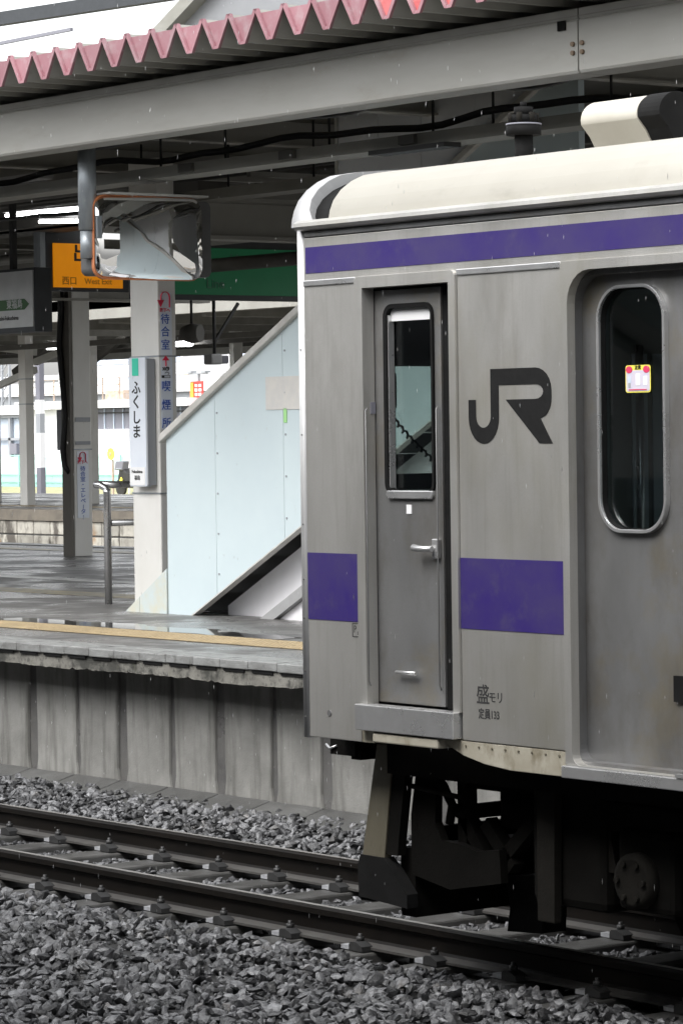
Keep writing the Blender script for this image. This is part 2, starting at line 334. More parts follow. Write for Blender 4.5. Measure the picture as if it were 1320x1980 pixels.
def scatter(n, x0, x1, y0, y1):
    return RNG.uniform(x0, x1, n), RNG.uniform(y0, y1, n)
parts = []
for n, box, dz, rr in ((23000, (-7.5, 3.6, -3.6, -.70), .03, (.013, .041)), (7000, (-9, 3.2, -.50, .50), .008, (.013, .034)), (9500, (-9.5, 2, .68, 1.62), .035, (.013, .038))):
    X, Y = scatter(n, *box); Z = bed_z(Y)+RNG.uniform(-.01, dz, n); r = RNG.uniform(*rr, n)
    ph = np.abs(((X-SL0)/SLP+.5) % 1-.5)*SLP
    keep = np.ones(n, bool)
    if box[2] == -.50: keep = (ph > .135) | (RNG.random(n) < .05); Z += .002
    elif box[2] < -1: Z += np.where((Y > -1.12) & (Y < -.80), .028, 0)-.012*(Y > -.80)
    else: pass
    keep &= ~((Y > -3) & (X > 1.5+(Y+3)*.8))
    parts.append([q[keep] for q in (X, Y, Z, r)])
stones('ballast', 'wet grey crushed stone ballast around the rails', *[np.concatenate(q) for q in zip(*parts)])

# ================================================================== ISLAND PLATFORM
plat = struct(MB().box(-75, 16, 1.775, 12.06, -.45, ZP).build('platform', m_asphalt)); plat['_b'] = (0, 0, 0)
e0 = None
for k in range(46):
    x = -10.6+.292*k
    if e0 is None: e0 = B(x+.002, x+.29, 1.475, 1.773, .845, ZP+.004).build('edge_block', m_edge, plat, .006); xe = x
    else: o = e0.copy(); COL.objects.link(o); o.location.x = x-xe; o.location.z = random.uniform(-.002, .002)
for k in range(46): B(-10.6+.292*k+.03, -10.6+.292*k+.24, 1.484, 1.489, .826, .843).build('drain_slot', m_black, plat)
B(-75, -10.602, 1.475, 1.773, .845, ZP).build('edge_run', m_edge, plat)
def ragged(x0, x1):
    n = int((x1-x0)/.035); low = []
    for i in range(n+1):
        x = x0+(x1-x0)*i/n; low.append((x, .755+.005*math.sin(x*3.1)+random.uniform(-.004, .004)+(.012 if random.random() < .05 else 0)))
    return low+[(x1, .843), (x0, .843)]
x = -11.2
while x < 3:
    L = random.choice((1.75, 2.0, 1.9)); MB().prism(ragged(x, x+L-.006), 'XZ', 1.49+random.uniform(0, .006), 1.9).build('edge_beam', m_edgebeam, plat, .004); x += L
B(-75, -11.21, 1.49, 1.9, .755, .843).build('edge_beam', m_edgebeam, plat)
w0 = None
for k in range(-8, 22):
    x = -7.33+.548*k
    wd = .478 if k % 2 else .522
    MB().prism([(x+.012, .78), (x+.022, .1), (x+.0, 0), (x+.0, -.3), (x+wd, -.3), (x+wd, 0), (x+wd-.02, .1), (x+wd-.008, .78)], 'XZ', 1.75+random.uniform(-.006, .008), 1.83).build('wall_panel', m_wall, plat, .018)
    MB().prism([(1.74, .03), (1.36, -.075), (1.34, -.11), (1.34, -.3), (1.74, -.3)], 'YZ', x-.02+random.uniform(0, .01), x+.52+random.uniform(0, .008)).build('wall_footing', m_foot, plat, .012)
B(-75, 16, 1.832, 1.9, -.4, .75).build('wall_backing', M('joint_dark', .05, .07, 8, V1, .9), plat)
t0 = None
for k in range(30):
    x = -11.6+.302*k
    if t0 is None:
        mb = B(x, x+.298, 2.30, 2.70, ZP+.004, ZP+.009)
        for i in range(7):
            for j in range(9):
                cx, cy = x+.025+i*.0415, 2.33+j*.0425; a, b = .016, .009
                mb.add([(cx-a, cy-a, ZP+.009), (cx+a, cy-a, ZP+.009), (cx+a, cy+a, ZP+.009), (cx-a, cy+a, ZP+.009), (cx-b, cy-b, ZP+.014), (cx+b, cy-b, ZP+.014), (cx+b, cy+b, ZP+.014), (cx-b, cy+b, ZP+.014)], [(0, 1, 5, 4), (1, 2, 6, 5), (2, 3, 7, 6), (3, 0, 4, 7), (4, 5, 6, 7)])
        t0 = mb.build('tactile_tile', m_tactile, plat); xt = x
    else: o = t0.copy(); COL.objects.link(o); o.location.x = x-xt
B(-70, 10, 6.7, 6.95, ZP+.002, ZP+.004).build('painted_line', m_line, plat)
B(-70, 10, 5.2, 5.55, ZP+.002, ZP+.004).build('painted_line', m_lineyel, plat)
B(-75, 10, 11.76, 12.06, ZP+.002, ZP+.012).build('far_edge_strip', m_edge, plat)
B(-70, 10, 10.9, 11.2, ZP+.002, ZP+.006).build('painted_line', m_lineyel, plat)

pd_ = [(-9.6+3.6*i/24, 3.05-.02*i/24+.16*(.6+.4*math.sin(i*.9))*math.sin(math.pi*i/24)+.02*math.sin(i*2.1)) for i in range(25)]+[(-6.0-3.6*i/24, 2.80-.02*math.sin(i*1.7)) for i in range(25)]
struct(MB().prism(pd_, 'XY', ZP+.001, ZP+.003).build('puddle', M('rain_water', .035, rough=.04)))
# second island across two tracks
pl2 = struct(MB().box(-140, 16, 22.36, 31.6, -.45, ZP).build('second_platform', m_asphalt)); pl2['_b'] = (0, 0, 0)
B(-140, 16, 22.30, 22.75, .70, ZP+.003).build('edge_run', M('old_coping', (.2, .175, .14), (.13, .115, .095), 3, V1, .7, bump=.3), pl2)
B(-140, 16, 24.0, 24.32, ZP+.002, ZP+.008).build('tactile_strip', m_tactile, pl2)
B(-140, 16, 31.3, 31.62, ZP+.002, ZP+.01).build('white_edge', m_white, pl2)
b0 = None
for k in range(22):
    for row in range(2):
        x = -44.5+.58*k+.29*0; z = .44-.27*row
        if b0 is None: b0 = B(x+.012, x+.568, 22.33, 22.40, z+.012, z+.25).build('wall_block', m_blockwall, pl2, .01); xb, zb = x, z
        else: o = b0.copy(); COL.objects.link(o); o.location = (x-xb, random.uniform(-.006, .006), z-zb)
B(-140, 16, 22.38, 22.46, -.45, .70).build('wall_backing', m_fardark, pl2)

# ================================================================== PLATFORM CANOPY
can = thing('platform_canopy', 'folded plate canopy roof over the near island platform with cream edge beam', 'platform canopy', (-9.7, 7, ZP))
PIT = .2865; XV = -5.868
mb = MB(); pts = []
for k in range(-60, 32):
    xv = XV+PIT*k; pts += [(xv-.02, 0), (xv+.02, 0), (xv+PIT/2-.022, .178), (xv+PIT/2+.022, .178)]
for th in (0, .006):
    vs = [(x, y, (4.672 if y < 3 else zc)+z+th) for y, zc in ((1.9, 0), (2.75, 4.63), (12.2, 4.6)) for x, z in pts]
    n = len(pts); mb.add(vs, [(r*n+i, r*n+i+1, (r+1)*n+i+1, (r+1)*n+i) for r in range(2) for i in range(n-1)])
mb.build('roof_sheet', [m_deck], can)
cap0 = None
for k in range(-8, 26):
    xv = XV+PIT*k
    red = k in (8, 9, 10, 11)
    if cap0 is None:
        mb = MB().prism([(xv-.024, 4.665), (xv+.024, 4.665), (xv+PIT/2-.018, 4.835), (xv-PIT/2+.018, 4.835)], 'XZ', 1.905, 1.912)
        mb.m = 1
        e = [(xv-PIT/2-.026, 4.852), (xv-PIT/2+.026, 4.852), (xv-.024+.008, 4.672), (xv+.024-.008, 4.672), (xv+PIT/2-.026, 4.852), (xv+PIT/2+.026, 4.852),
             (xv+PIT/2-.012, 4.842), (xv+.028, 4.655), (xv-.028, 4.655), (xv-PIT/2+.012, 4.842)]
        mb.prism([(xv-PIT/2-.02, 4.862), (xv-PIT/2+.02, 4.862), (xv-.014, 4.678), (xv-.03, 4.660), (xv-PIT/2-.004, 4.846)], 'XZ', 1.885, 1.903)
        mb.prism([(xv+PIT/2+.02, 4.862), (xv+PIT/2-.02, 4.862), (xv+.014, 4.678), (xv+.03, 4.660), (xv+PIT/2+.004, 4.846)], 'XZ', 1.885, 1.903)
        mb.prism([(xv-.03, 4.66), (xv+.03, 4.66), (xv+.014, 4.678), (xv-.014, 4.678)], 'XZ', 1.886, 1.903)
        cap0 = mb.build('end_cap', [m_pink, m_pink], can); xc = xv
        capred = None
    else:
        o = cap0.copy(); COL.objects.link(o); o.location.x = xv-xc
        if red:
            if capred is None: capred = cap0.data.copy(); capred.materials[0] = m_red
            o.data = capred; o['label'] = 'less faded red end cap'
# edge beam in lengths with bolted splices
for i, (x0, x1) in enumerate(((-60, -12.0), (-12.0, -2.478), (-2.472, 4))):
    mb = MB().prism([(2.40, 4.285), (2.40, 4.565), (2.412, 4.575), (2.40, 4.58), (2.40, 4.635), (2.58, 4.635), (2.58, 4.60), (2.45, 4.59), (2.43, 4.30), (2.62, 4.28), (2.62, 4.268), (2.41, 4.268)], 'YZ', x0+.003, x1-.003)
    mb.build('edge_beam', m_beam, can, .004)
B(-60, 4, 2.392, 2.399, 4.588, 4.594).build('beam_lip', m_deck, can)
for dx in (-.04, .04):
    for z in (4.385, 4.435):
        MB().tube([(-2.475+dx, 2.40, z), (-2.475+dx, 2.385, z)], .014, 8).build('splice_bolt', M('bolt_rust', (.2, .14, .09)) if (dx < 0 and z < 4.4) else bpy.data.materials['bolt_rust'], can)
B(-2.64, -2.575, 2.388, 2.399, 4.52, 4.575).build('beam_slot', m_black, can)
# flat soffit and the cross beams
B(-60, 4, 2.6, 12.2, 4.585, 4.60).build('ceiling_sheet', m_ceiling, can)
for x in (-20.6, -17.9, -15.3, -13.0, -10.9, -8.3, -5.9, -3.6, -1.2):
    MB().prism([(x-.06, 4.40), (x+.06, 4.40), (x+.06, 4.415), (x+.006, 4.42), (x+.006, 4.585), (x-.006, 4.585), (x-.006, 4.42), (x-.06, 4.415)], 'XZ', 2.63, 12.0).build('cross_joist', m_beamback, can)
for x in (-19.95, -9.73, .6):
    MB().prism([(x-.11, 3.79), (x+.11, 3.79), (x+.11, 3.82), (x+.012, 3.83), (x+.012, 4.08), (x+.11, 4.09), (x+.11, 4.12), (x-.11, 4.12), (x-.11, 4.09), (x-.012, 4.08), (x-.012, 3.83), (x-.11, 3.82)], 'XZ', 4.47, 12.0).build('frame_beam', m_beamback, can)
B(-60, 4, 11.9, 12.1, 4.2, 4.58).build('far_edge_beam', m_beamback, can)
B(-60, 4, 7.0, 7.2, 4.28, 4.46).build('centre_beam', m_duct, can)
for (x, y) in ((-24, 5.5), (-22, 9.0), (-15, 9.6), (-12, 8.5)):
    B(x, x+2.2, y, y+.12, 4.3, 4.4).build('hanger_channel', m_duct, can)

# service trough, pipes and cables under the soffit
tr = thing('cable_trough', 'long grey cable trough hung under the canopy soffit behind the edge beam', 'cable trough', (-6, 3.2, 4.08))
MB().prism([(3.2, 4.085), (3.2, 4.165), (3.215, 4.165), (3.215, 4.1), (3.43, 4.1), (3.43, 4.165), (3.445, 4.165), (3.445, 4.085)], 'YZ', -14, 1).build('trough', m_duct, tr)
for x in (-8.0, -7.2, -6.0, -4.9, -4.3, -3.2, -2.2, -1.3): MB().tube([(x, 3.3, 4.10), (x, 3.3, 4.59)], .009, 6).build('hanger_rod', m_cable, tr)
B(-5.4, -4.62, 3.16, 3.30, 4.055, 4.085).build('bracket_plate', m_cable, tr)
def wavy(x0, x1, y, z, amp, n=40, ph=0):
    return [(x0+(x1-x0)*i/n, y+.03*math.sin(i*.8+ph), z+amp*(math.sin(i*.55+ph)+.5*math.sin(i*1.3+2*ph))) for i in range(n+1)]
tag(MB().tube(wavy(-12, 1, 3.3, 4.24, .022, 60), .024, 7).build('cable_bundle', m_cable), 'black cable bundle sagging along above the grey trough', 'cable')
tag(MB().tube(wavy(-12, -3.5, 3.75, 4.17, .02, 40, 2), .018, 7).build('cable_bundle', m_cable), 'thinner black cable wandering behind the grey trough', 'cable')
pipe_specs = ((3.9, 4.20, .035, -16, 1, m_duct, 'slim grey conduit behind the cable trough, highest of the canopy pipes'), (4.9, 4.3, .04, -22, -1, m_ductdark, 'dark pipe running above the stair coping'),
              (5.6, 4.43, .03, -24, -1, m_lampbody, 'thin pale conduit catching the light under the canopy'), (6.3, 4.44, .06, -26, -4, m_ductdark, 'thick dark pipe behind the convex mirror'),
              (8.2, 4.12, .05, -30, -6, m_duct, 'grey pipe near the middle of the canopy'), (9.3, 3.98, .07, -30, -8, m_ductdark, 'dark drain pipe beyond the yellow exit sign'))
for y, z, r, x0, x1, m, lb in pipe_specs:
    tag(MB().tube([(x0, y, z), (x1, y, z)], r, 10).build('conduit_pipe', m), lb, 'pipe')
tag(B(-22, -14.9, 6.9, 7.6, 4.28, 4.55).build('air_duct', m_ductdark), 'wide dark duct over the yellow exit sign', 'duct')

for k, (x, y0, y1, z) in enumerate(((-8.9, 4.7, 9.2, 4.22), (-12.6, 3.0, 7.5, 4.38), (-10.2, 5.0, 9.5, 4.30), (-17.5, 5.0, 9.0, 4.25))):
    tag(B(x, x+.05, y0, y1, z, z+.04).build('hanger_rail', m_beamback), ('pale rail crossing under the canopy just right of the mirror', 'pale rail crossing close behind the mirror pole', 'pale rail crossing above the green line sign', 'pale rail crossing above the exit sign')[k], 'rail')
t2 = thing('cable_trough', 'second grey trough running deeper under the canopy towards the stairwell wall', 'cable trough', (-10, 4.75, 4.1))
B(-10.8, -7.05, 4.62, 4.86, 4.07, 4.15).build('trough', m_duct, t2)
for x in (-10.4, -9.2, -8.1): MB().tube([(x, 4.74, 4.15), (x, 4.74, 4.59)], .009, 6).build('hanger_rod', m_cable, t2)
for x in (-7.6, -6.4, -5.1, -3.9): B(x, x+.16, 3.17, 3.2, 4.10, 4.16).build('junction_box', m_ductdark, tr)
for k, (y, z, x0, x1) in enumerate(((3.0, 4.35, -12, -2), (5.4, 4.2, -20, -7.2), (6.0, 4.3, -13, -9), (7.2, 4.40, -24, -10), (8.8, 4.2, -26, -12), (10.6, 4.05, -30, -14), (11.2, 4.2, -32, -16))):
    tag(MB().tube(wavy(x0, x1, y, z, .02, 50, k*1.7), .016, 6).build('loose_cable', m_cable), ('black cable close behind the edge beam', 'cable sagging above the stair coping', 'cable looping beyond the mirror', 'cable above the yellow exit sign', 'cable above the green line sign', 'cable near the far edge of the canopy', 'outermost cable by the far pillar')[k], 'cable')
for k, (x, y) in enumerate(((-12.5, 6.4), (-14.0, 8.4), (-11.5, 5.7), (-17, 9.8))):
    tag(B(x, x+.5, y, y+.3, 4.12, 4.4).build('ceiling_box', m_ductdark), ('dark equipment box above the mirror', 'dark equipment box over the green line sign', 'dark equipment box over the stair coping', 'dark equipment box near the far pillar')[k], 'equipment box')

def pillar(name, label, x0, x1, y0, y1, z1, mat, mat2=None, face=None):
    t = thing(name, label, 'pillar', ((x0+x1)/2, (y0+y1)/2, ZP), 'canopy pillars')
    B(x0, x1, y0, y1, ZP, z1).build('shaft', mat, t, .008)
    return t
p1 = pillar('canopy_pillar', 'white pillar with blue vertical lettering beside the pale blue stairs', -9.93, -9.544, 4.3, 4.465, 4.4, m_whitep)
for z in (2.862, 1.80, ): B(-9.936, -9.538, 4.294, 4.471, z, z+.012).build('steel_band', m_zinc, p1)
p2 = pillar('canopy_pillar', 'white pillar carrying a black cable and grey box, near the platform far edge', -20.04, -19.852, 10.1, 10.335, 4.4, m_whitep)
B(-20.042, -19.86, 10.06, 10.098, ZP, 4.3).build('shade_plate', m_cocoa, p2)  # added dark plate that stands in for shade on this pillar face
B(-20.046, -19.846, 10.094, 10.341, 2.10, 2.114).build('steel_band', m_zinc, p2)
B(-19.850, -19.844, 10.12, 10.32, 2.16, 2.2).build('name_plate', m_fargrey, p2); B(-19.850, -19.844, 10.12, 10.32, 2.42, 2.47).build('name_plate', m_fargrey, p2)
tag(MB().tube([(-19.95, 10.02, 4.2), (-19.97, 10.03, 3.7), (-20.02, 10.03, 3.3), (-19.98, 10.04, 2.9), (-19.94, 10.05, 2.5), (-19.99, 10.04, 2.1), (-19.97, 10.05, 1.92), (-19.9, 10.07, 1.85)], .035, 8).build('power_cable', m_cable), 'thick black cable strapped down the pillar at the far platform edge', 'cable')
bx = thing('switch_box', 'dark grey box fixed to the side of the far pillar beside the cable', 'switch box', (-20.15, 10.1, 2.3))
B(-20.24, -20.045, 10.12, 10.3, 2.1, 2.56).build('case', m_fardark, bx, .006); B(-20.22, -20.06, 10.108, 10.119, 2.12, 2.54).build('lid', m_fargrey, bx)
p3 = pillar('canopy_pillar', 'slim white pillar on the second platform in front of the striped post', -44.37, -44.10, 24.48, 24.67, 4.3, m_whitep)
for z in (2.9, 3.4): B(-44.38, -44.09, 24.47, 24.68, z, z+.02).build('steel_band', m_zinc, p3)
for a, b in (((-44.4, 24.9, 3.95), (-46.6, 24.9, 4.15)), ((-44.4, 24.9, 3.6), (-46.6, 24.9, 3.15)), ((-44.4, 24.9, 3.75), (-42.6, 24.9, 4.1))): MB().bar(a, b, .1, .13).build('brace', m_greyp, p3)
p4 = pillar('canopy_pillar', 'white pillar on the second platform standing just behind the lettered far pillar', -44.05, -43.74, 25.74, 25.95, 4.3, m_whitep)
p5 = pillar('canopy_pillar', 'white pillar cut by the left edge of the photo on the second platform', -48.4, -47.9, 26.0, 26.2, 4.3, m_greyp)
p6 = pillar('canopy_pillar', 'grey pillar of the second platform rising behind the sloping stair coping', -40.65, -40.5, 27.0, 27.22, 4.3, m_greyp)

# canopy of the second island
c2 = thing('platform_canopy', 'dark canopy over the second island platform beyond the signs', 'platform canopy', (-40, 27, ZP))
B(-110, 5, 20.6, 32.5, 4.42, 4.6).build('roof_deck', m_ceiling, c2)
B(-110, 5, 20.6, 20.8, 4.25, 4.75).build('edge_beam', m_beamback, c2); B(-110, 5, 32.3, 32.5, 4.05, 4.5).build('edge_beam', m_greyp, c2)
for x in np.arange(-70, -20, 3.1): B(x, x+.14, 20.9, 32.2, 4.2, 4.415).build('cross_joist', m_duct, c2)
for y, z in ((23.5, 4.05), (26.2, 4.1), (29, 4.15)): B(-110, 5, y, y+.16, z-.1, z).build('purlin', m_ductdark, c2)
for x in (-47.0, -44.4, -37.4):
    MB().bar((x, 26, 3.6), (x+1.9, 26, 4.35), .1, .12).build('brace', m_ductdark, c2)

# ================================================================== STAIRCASE
st = thing('staircase', 'covered platform staircase with pale blue side panels rising behind the train', 'staircase', (-9.2, 4.1, ZP))
SX = (-9.744, -9.165); sl = .512
def top(x): return 2.222+(x+9.188)*sl
def bot(x): return ZP+(x+8.862)*.4965
seams = (-9.165, -8.517, -7.657, -6.6, -5.5, -4.4)
for i, (a, b) in enumerate(zip(seams[:-1], seams[1:])):
    a2, b2 = a+.002, b-.002
    low = [(a2, max(ZP, bot(a2))), (b2, max(ZP, bot(b2)))]
    if a2 < -8.862 < b2: low.insert(1, (-8.862, ZP))
    MB().prism(low+[(b2, top(b2)-.005), (a2, top(a2)-.005)], 'XZ', 4.10, 4.15).build('side_panel', m_paleblue, st)
MB().prism([(-9.744, ZP), (-9.548, ZP), (-9.545, 1.012), (-9.56, 1.003)], 'XZ', 4.09, 4.15).build('foot_panel', m_bluefoot, st)
MB().prism([(-9.541, ZP), (-9.17, ZP), (-9.168, 1.24), (-9.43, 1.08), (-9.538, 1.016)], 'XZ', 4.088, 4.15).build('foot_panel', m_bluefoot, st)
cp = [(-9.215, top(-9.215)-.012), (-9.19, top(-9.19)+.05), (-4.4, top(-4.4)+.052), (-4.4, top(-4.4)-.004)]
MB().prism(cp, 'XZ', 4.06, 4.20).build('coping', m_coping, st, .008)
MB().prism([(-8.862, ZP), (-8.84, ZP), (-4.4, bot(-4.4)-.012), (-4.4, bot(-4.4)-.001)], 'XZ', 4.098, 4.16).build('lower_trim', m_coping, st)
# soffit, recessed closing wall, second stringer
MB().prism([(-8.80, ZP), (-8.72, ZP), (-4.4, bot(-4.4)-.09), (-4.4, bot(-4.4)-.02)], 'XZ', 4.405, 5.9).build('soffit', m_soffit, st)
MB().prism([(-8.72, ZP), (-4.4, ZP), (-4.4, bot(-4.4)-.004), (-8.72, bot(-8.72)-.004)], 'XZ', 4.34, 4.40).build('closing_wall', m_stairwhite, st)
def b2z(x): return ZP+(x+8.09)*.50
MB().prism([(-8.09, ZP), (-7.92, ZP), (-4.4, b2z(-4.4)-.085), (-4.4, b2z(-4.4))], 'XZ', 4.18, 4.35).build('lower_stringer', m_soffit, st)
MB().prism([(-7.9, ZP), (-4.4, ZP), (-4.4, b2z(-4.4)-.09), (-7.9, b2z(-7.9)-.09)], 'XZ', 4.225, 4.26).build('closing_wall', m_stairwhite, st)
MB().prism([(-9.5, ZP), (-9.35, ZP), (-4.4, top(-4.4)-.7), (-4.4, 4.56), (-5.9, 4.56), (-5.9, top(-5.9)), (-9.2, 2.2), (-9.5, 2.1)], 'XZ', 5.92, 6.0).build('far_side_panel', m_stairwhite, st)
for k in range(14):
    B(-9.4+.3*k, -9.1+.3*k, 4.16, 5.9, ZP+.15*k+.01, ZP+.15*(k+1)).build('step', m_soffit, st)
for xs in (-8.517, -7.657):
    for q in range(5):
        z = max(ZP, bot(xs))+.15+(top(xs)-max(ZP, bot(xs))-.3)*q/4
        MB().tube([(xs+.03, 4.10, z), (xs+.03, 4.094, z)], .008, 6).build('screw', m_fargrey, st)
B(-7.86, -7.3, 4.094, 4.099, 2.43, 2.67).build('repair_patch', M('pinkish_patch', (.62, .60, .56), (.56, .55, .53), 12, V1, .6), st)
B(-7.645, -7.607, 4.094, 4.099, 2.335, 2.44).build('green_sticker', M('sticker_green', (.35, .66, .27)), st)
# upper stair wall of grey panels under the canopy
uw = thing('stairwell_wall', 'pale grey panelled wall of the stairwell showing above the train roof', 'wall', (-5.5, 4.12, 4))
m_swp = M('stairwell_panel', (.78, .80, .82), (.73, .75, .77), 3, V1, .5)
for a, b in ((-6.96, -6.506), (-6.506, -6.028), (-6.028, -5.452), (-5.452, -4.95), (-4.95, -4.4)):
    MB().prism([(a+.003, top(a)+.03), (b-.003, top(b)+.03), (b-.003, 4.56), (a+.003, 4.56)], 'XZ', 4.105, 4.145).build('wall_panel', m_swp, uw)
MB().prism([(-6.985, top(-6.985)+.055), (-6.965, top(-6.965)+.055), (-6.965, 4.56), (-6.985, 4.56)], 'XZ', 4.09, 4.15).build('corner_trim', m_greyp, uw)
# tubular handrail
hr = thing('handrail', 'stainless tube handrail standing at the foot of the pale blue stairs', 'handrail', (-10.76, 4.6, ZP))
hx, hy = -10.76, 4.6
MB().tube([(hx, hy, ZP), (hx, hy, 1.80), (hx, hy, 1.83)], .03, 12).build('post', m_stainless, hr)
MB().tube([(hx, hy, 1.79), (hx-.02, hy-.0, 1.835), (hx-.06, hy-.03, 1.86), (hx-.1, hy-.05, 1.865)], .029, 12).build('bend', m_stainless, hr)
MB().tube([(hx-.08, hy-.03, 1.865), (hx, hy+.1, 1.86), (hx+.03, hy+1.2, 1.865)], .03, 12).build('top_rail', m_stainless, hr)
MB().tube([(hx, hy+.03, 1.55), (hx+.02, hy+1.2, 1.555)], .026, 12).build('lower_rail', m_stainless, hr)
MB().tube([(hx+.03, hy+1.2, ZP), (hx+.03, hy+1.2, 1.86)], .03, 12).build('post', m_stainless, hr)

# ================================================================== SIGNS
# station name board on the white pillar
nb = thing('name_board', 'vertical white station name board with teal block on the white pillar', 'sign', (-9.83, 4.2, 1.86))
B(-9.84, -9.61, 4.215, 4.26, 1.86, 2.86).build('board', m_boardwhite, nb, .004)
B(-9.608, -9.585, 4.215, 4.29, 1.87, 2.85).build('side_frame', m_fargrey, nb)
B(-9.785, -9.70, 4.211, 4.214, 2.72, 2.855).build('teal_block', m_teal, nb)
for ch, z in zip('ふくしま', (2.62, 2.51, 2.39, 2.28)): text(ch, -9.735, z, .115, m_greyprint, 'letter', nb, '-Y', 4.213, .0015, 1.1)
B(-9.835, -9.625, 4.211, 4.214, 1.87, 2.01).build('label_plate', m_white, nb)
text('Fukushima', -9.73, 1.975, .035, m_greyprint, 'letter', nb, '-Y', 4.209, 0, 1.0)
text('福島', -9.73, 1.925, .04, m_greyprint, 'letter', nb, '-Y', 4.209, 0, 1.0)
# lettering sheet on the pillar's side face
def hook_arrow(cy, cz, s, x, parent):
    mb = MB(); pts = []
    for k in range(9):
        t = R(0+180*k/8); pts.append((math.cos(t)*.05, math.sin(t)*.05))
    path = [(.05, -.1)]+pts+[(-.05, -.03)]
    for (a, b), (c, d) in zip(path[:-1], path[1:]): mb.bar((x, cy+a*s, cz+b*s), (x, cy+c*s, cz+d*s), .028*s, .004)
    mb.prism([(cy-.09*s, cz-.03*s), (cy-.01*s, cz-.03*s), (cy-.05*s, cz-.1*s)], 'YZ', x-.001, x+.002)
    return mb.build('hook_arrow', m_redprint, parent)
ds = thing('direction_notice', 'tall pillar notice with red arrows and blue lettering for waiting and smoking rooms', 'notice', (-9.54, 4.36, 2.3))
B(-9.543, -9.5405, 4.318, 4.425, 2.3, 3.36).build('sheet', m_boardwhite, ds)
XF = -9.538; yc = 4.362
hook_arrow(yc, 3.325, .8, XF, ds)
text('階下へ', yc, 3.222, .032, m_redprint, 'letter', ds, '+X', XF, .001)
for ch, z in zip('待合室', (3.15, 3.052, 2.95)): text(ch, yc, z, .085, m_blueprint, 'letter', ds, '+X', XF, .0003)
mb = MB().bar((XF, yc, 2.79), (XF, yc, 2.84), .016, .004); mb.prism([(yc-.033, 2.835), (yc+.033, 2.835), (yc, 2.872)], 'YZ', XF-.001, XF+.002); mb.build('up_arrow', m_redprint, ds)
text('30秒', yc, 2.768, .034, m_greyprint, 'letter', ds, '+X', XF, .001)
mb = MB().box(XF-.001, XF+.002, yc-.04, yc-.018, 2.699, 2.719); mb.prism([[(yc-.018, 2.699), (yc+.04, 2.699), (yc+.04, 2.719), (yc-.018, 2.719)], [(yc-.016, 2.702), (yc-.016, 2.716), (yc+.037, 2.716), (yc+.037, 2.702)]], 'YZ', XF-.001, XF+.002)
mb.tube([(XF, yc+.02, 2.725), (XF, yc+.03, 2.737), (XF, yc+.01, 2.745), (XF, yc-.01, 2.736)], .0025, 5); mb.build('cigarette_symbol', m_greyprint, ds)
for ch, z in zip('喫煙所', (2.63, 2.486, 2.345)): text(ch, yc, z, .088, m_blueprint, 'letter', ds, '+X', XF, .0003)
ds2 = thing('direction_notice', 'narrow pillar notice with small red arrow and blue lettering for the elevator', 'notice', (-19.85, 10.2, 1.4))
B(-19.85, -19.847, 10.135, 10.29, 1.33, 2.09).build('sheet', m_boardwhite, ds2)
hook_arrow(10.21, 2.04, .75, -19.844, ds2); text('階下へ', 10.21, 1.96, .045, m_redprint, 'letter', ds2, '+X', -19.845, .001)
for i, ch in enumerate('待合室・エレベーター'):
    c_ = '｜' if ch == 'ー' else ch
    text('|' if ch == 'ー' else ch, 10.21, 1.885-.0605*i, .062 if ch != 'ー' else .05, m_blueprint, 'letter', ds2, '+X', -19.845, .0003, 1.15)

ys = thing('exit_sign', 'yellow illuminated exit sign in a dark hanging frame left of the mirror', 'sign', (-16.1, 7.9, 3.7))
B(-16.2, -16.12, 7.42, 8.40, 3.70, 4.38).build('frame', m_signframe, ys, .006)
B(-16.119, -16.10, 7.50, 8.315, 3.738, 4.175).build('yellow_panel', m_yellow, ys)
B(-16.22, -16.10, 7.345, 7.405, 3.69, 4.55).build('hanger_post', m_zinc, ys)
text('出口', 7.95, 4.07, .20, m_greyprint, 'letter', ys, '+X', -16.097, .004, 1.15)
text('Exit', 7.98, 3.905, .13, m_greyprint, 'letter', ys, '+X', -16.097, .002)
m_faint = M('faint_print', (.40, .2, .015))
text('西口', 7.68, 3.80, .09, m_faint, 'letter', ys, '+X', -16.097, .001)
text('West Exit', 8.02, 3.80, .08, m_faint, 'letter', ys, '+X', -16.097, .001)
gs = thing('line_sign', 'long dark green line sign hanging right of the mirror', 'sign', (-16.1, 9.7, 3.64))
B(-16.2, -16.12, 8.45, 11.6, 3.635, 4.30).build('frame', m_signframe, gs, .006)
B(-16.119, -16.10, 8.47, 11.58, 3.69, 4.17).build('green_panel', m_greensign, gs)
m_fg = M('faint_white', (.05, .14, .09))
text('線', 9.70, 4.02, .17, m_fg, 'letter', gs, '+X', -16.097, .002); text('Line', 9.45, 3.80, .14, m_fg, 'letter', gs, '+X', -16.097, .001)
for y in (9.7, 9.95): B(-16.18, -16.12, y, y+.09, 4.30, 4.58).build('hanger', m_cable, gs)
ws = thing('station_sign', 'white hanging station sign with green arrow band in a dark case', 'sign', (-14, 5.6, 3.2))
B(-15.6, -13.27, 5.51, 5.69, 3.19, 3.76).build('case', m_signframe, ws, .006)
B(-15.55, -13.285, 5.495, 5.509, 3.235, 3.735).build('face', m_signwhite, ws)
MB().prism([(-15.5, 3.39), (-13.42, 3.39), (-13.34, 3.437), (-13.42, 3.485), (-15.5, 3.485)], 'XZ', 5.490, 5.494).build('arrow_band', m_greenarrow, ws)
text('東福島', -13.58, 3.437, .09, m_signwhite, 'letter', ws, '-Y', 5.488, .001); text('Higashi-Fukushima', -13.72, 3.32, .055, m_greyprint, 'letter', ws, '-Y', 5.488, 0)
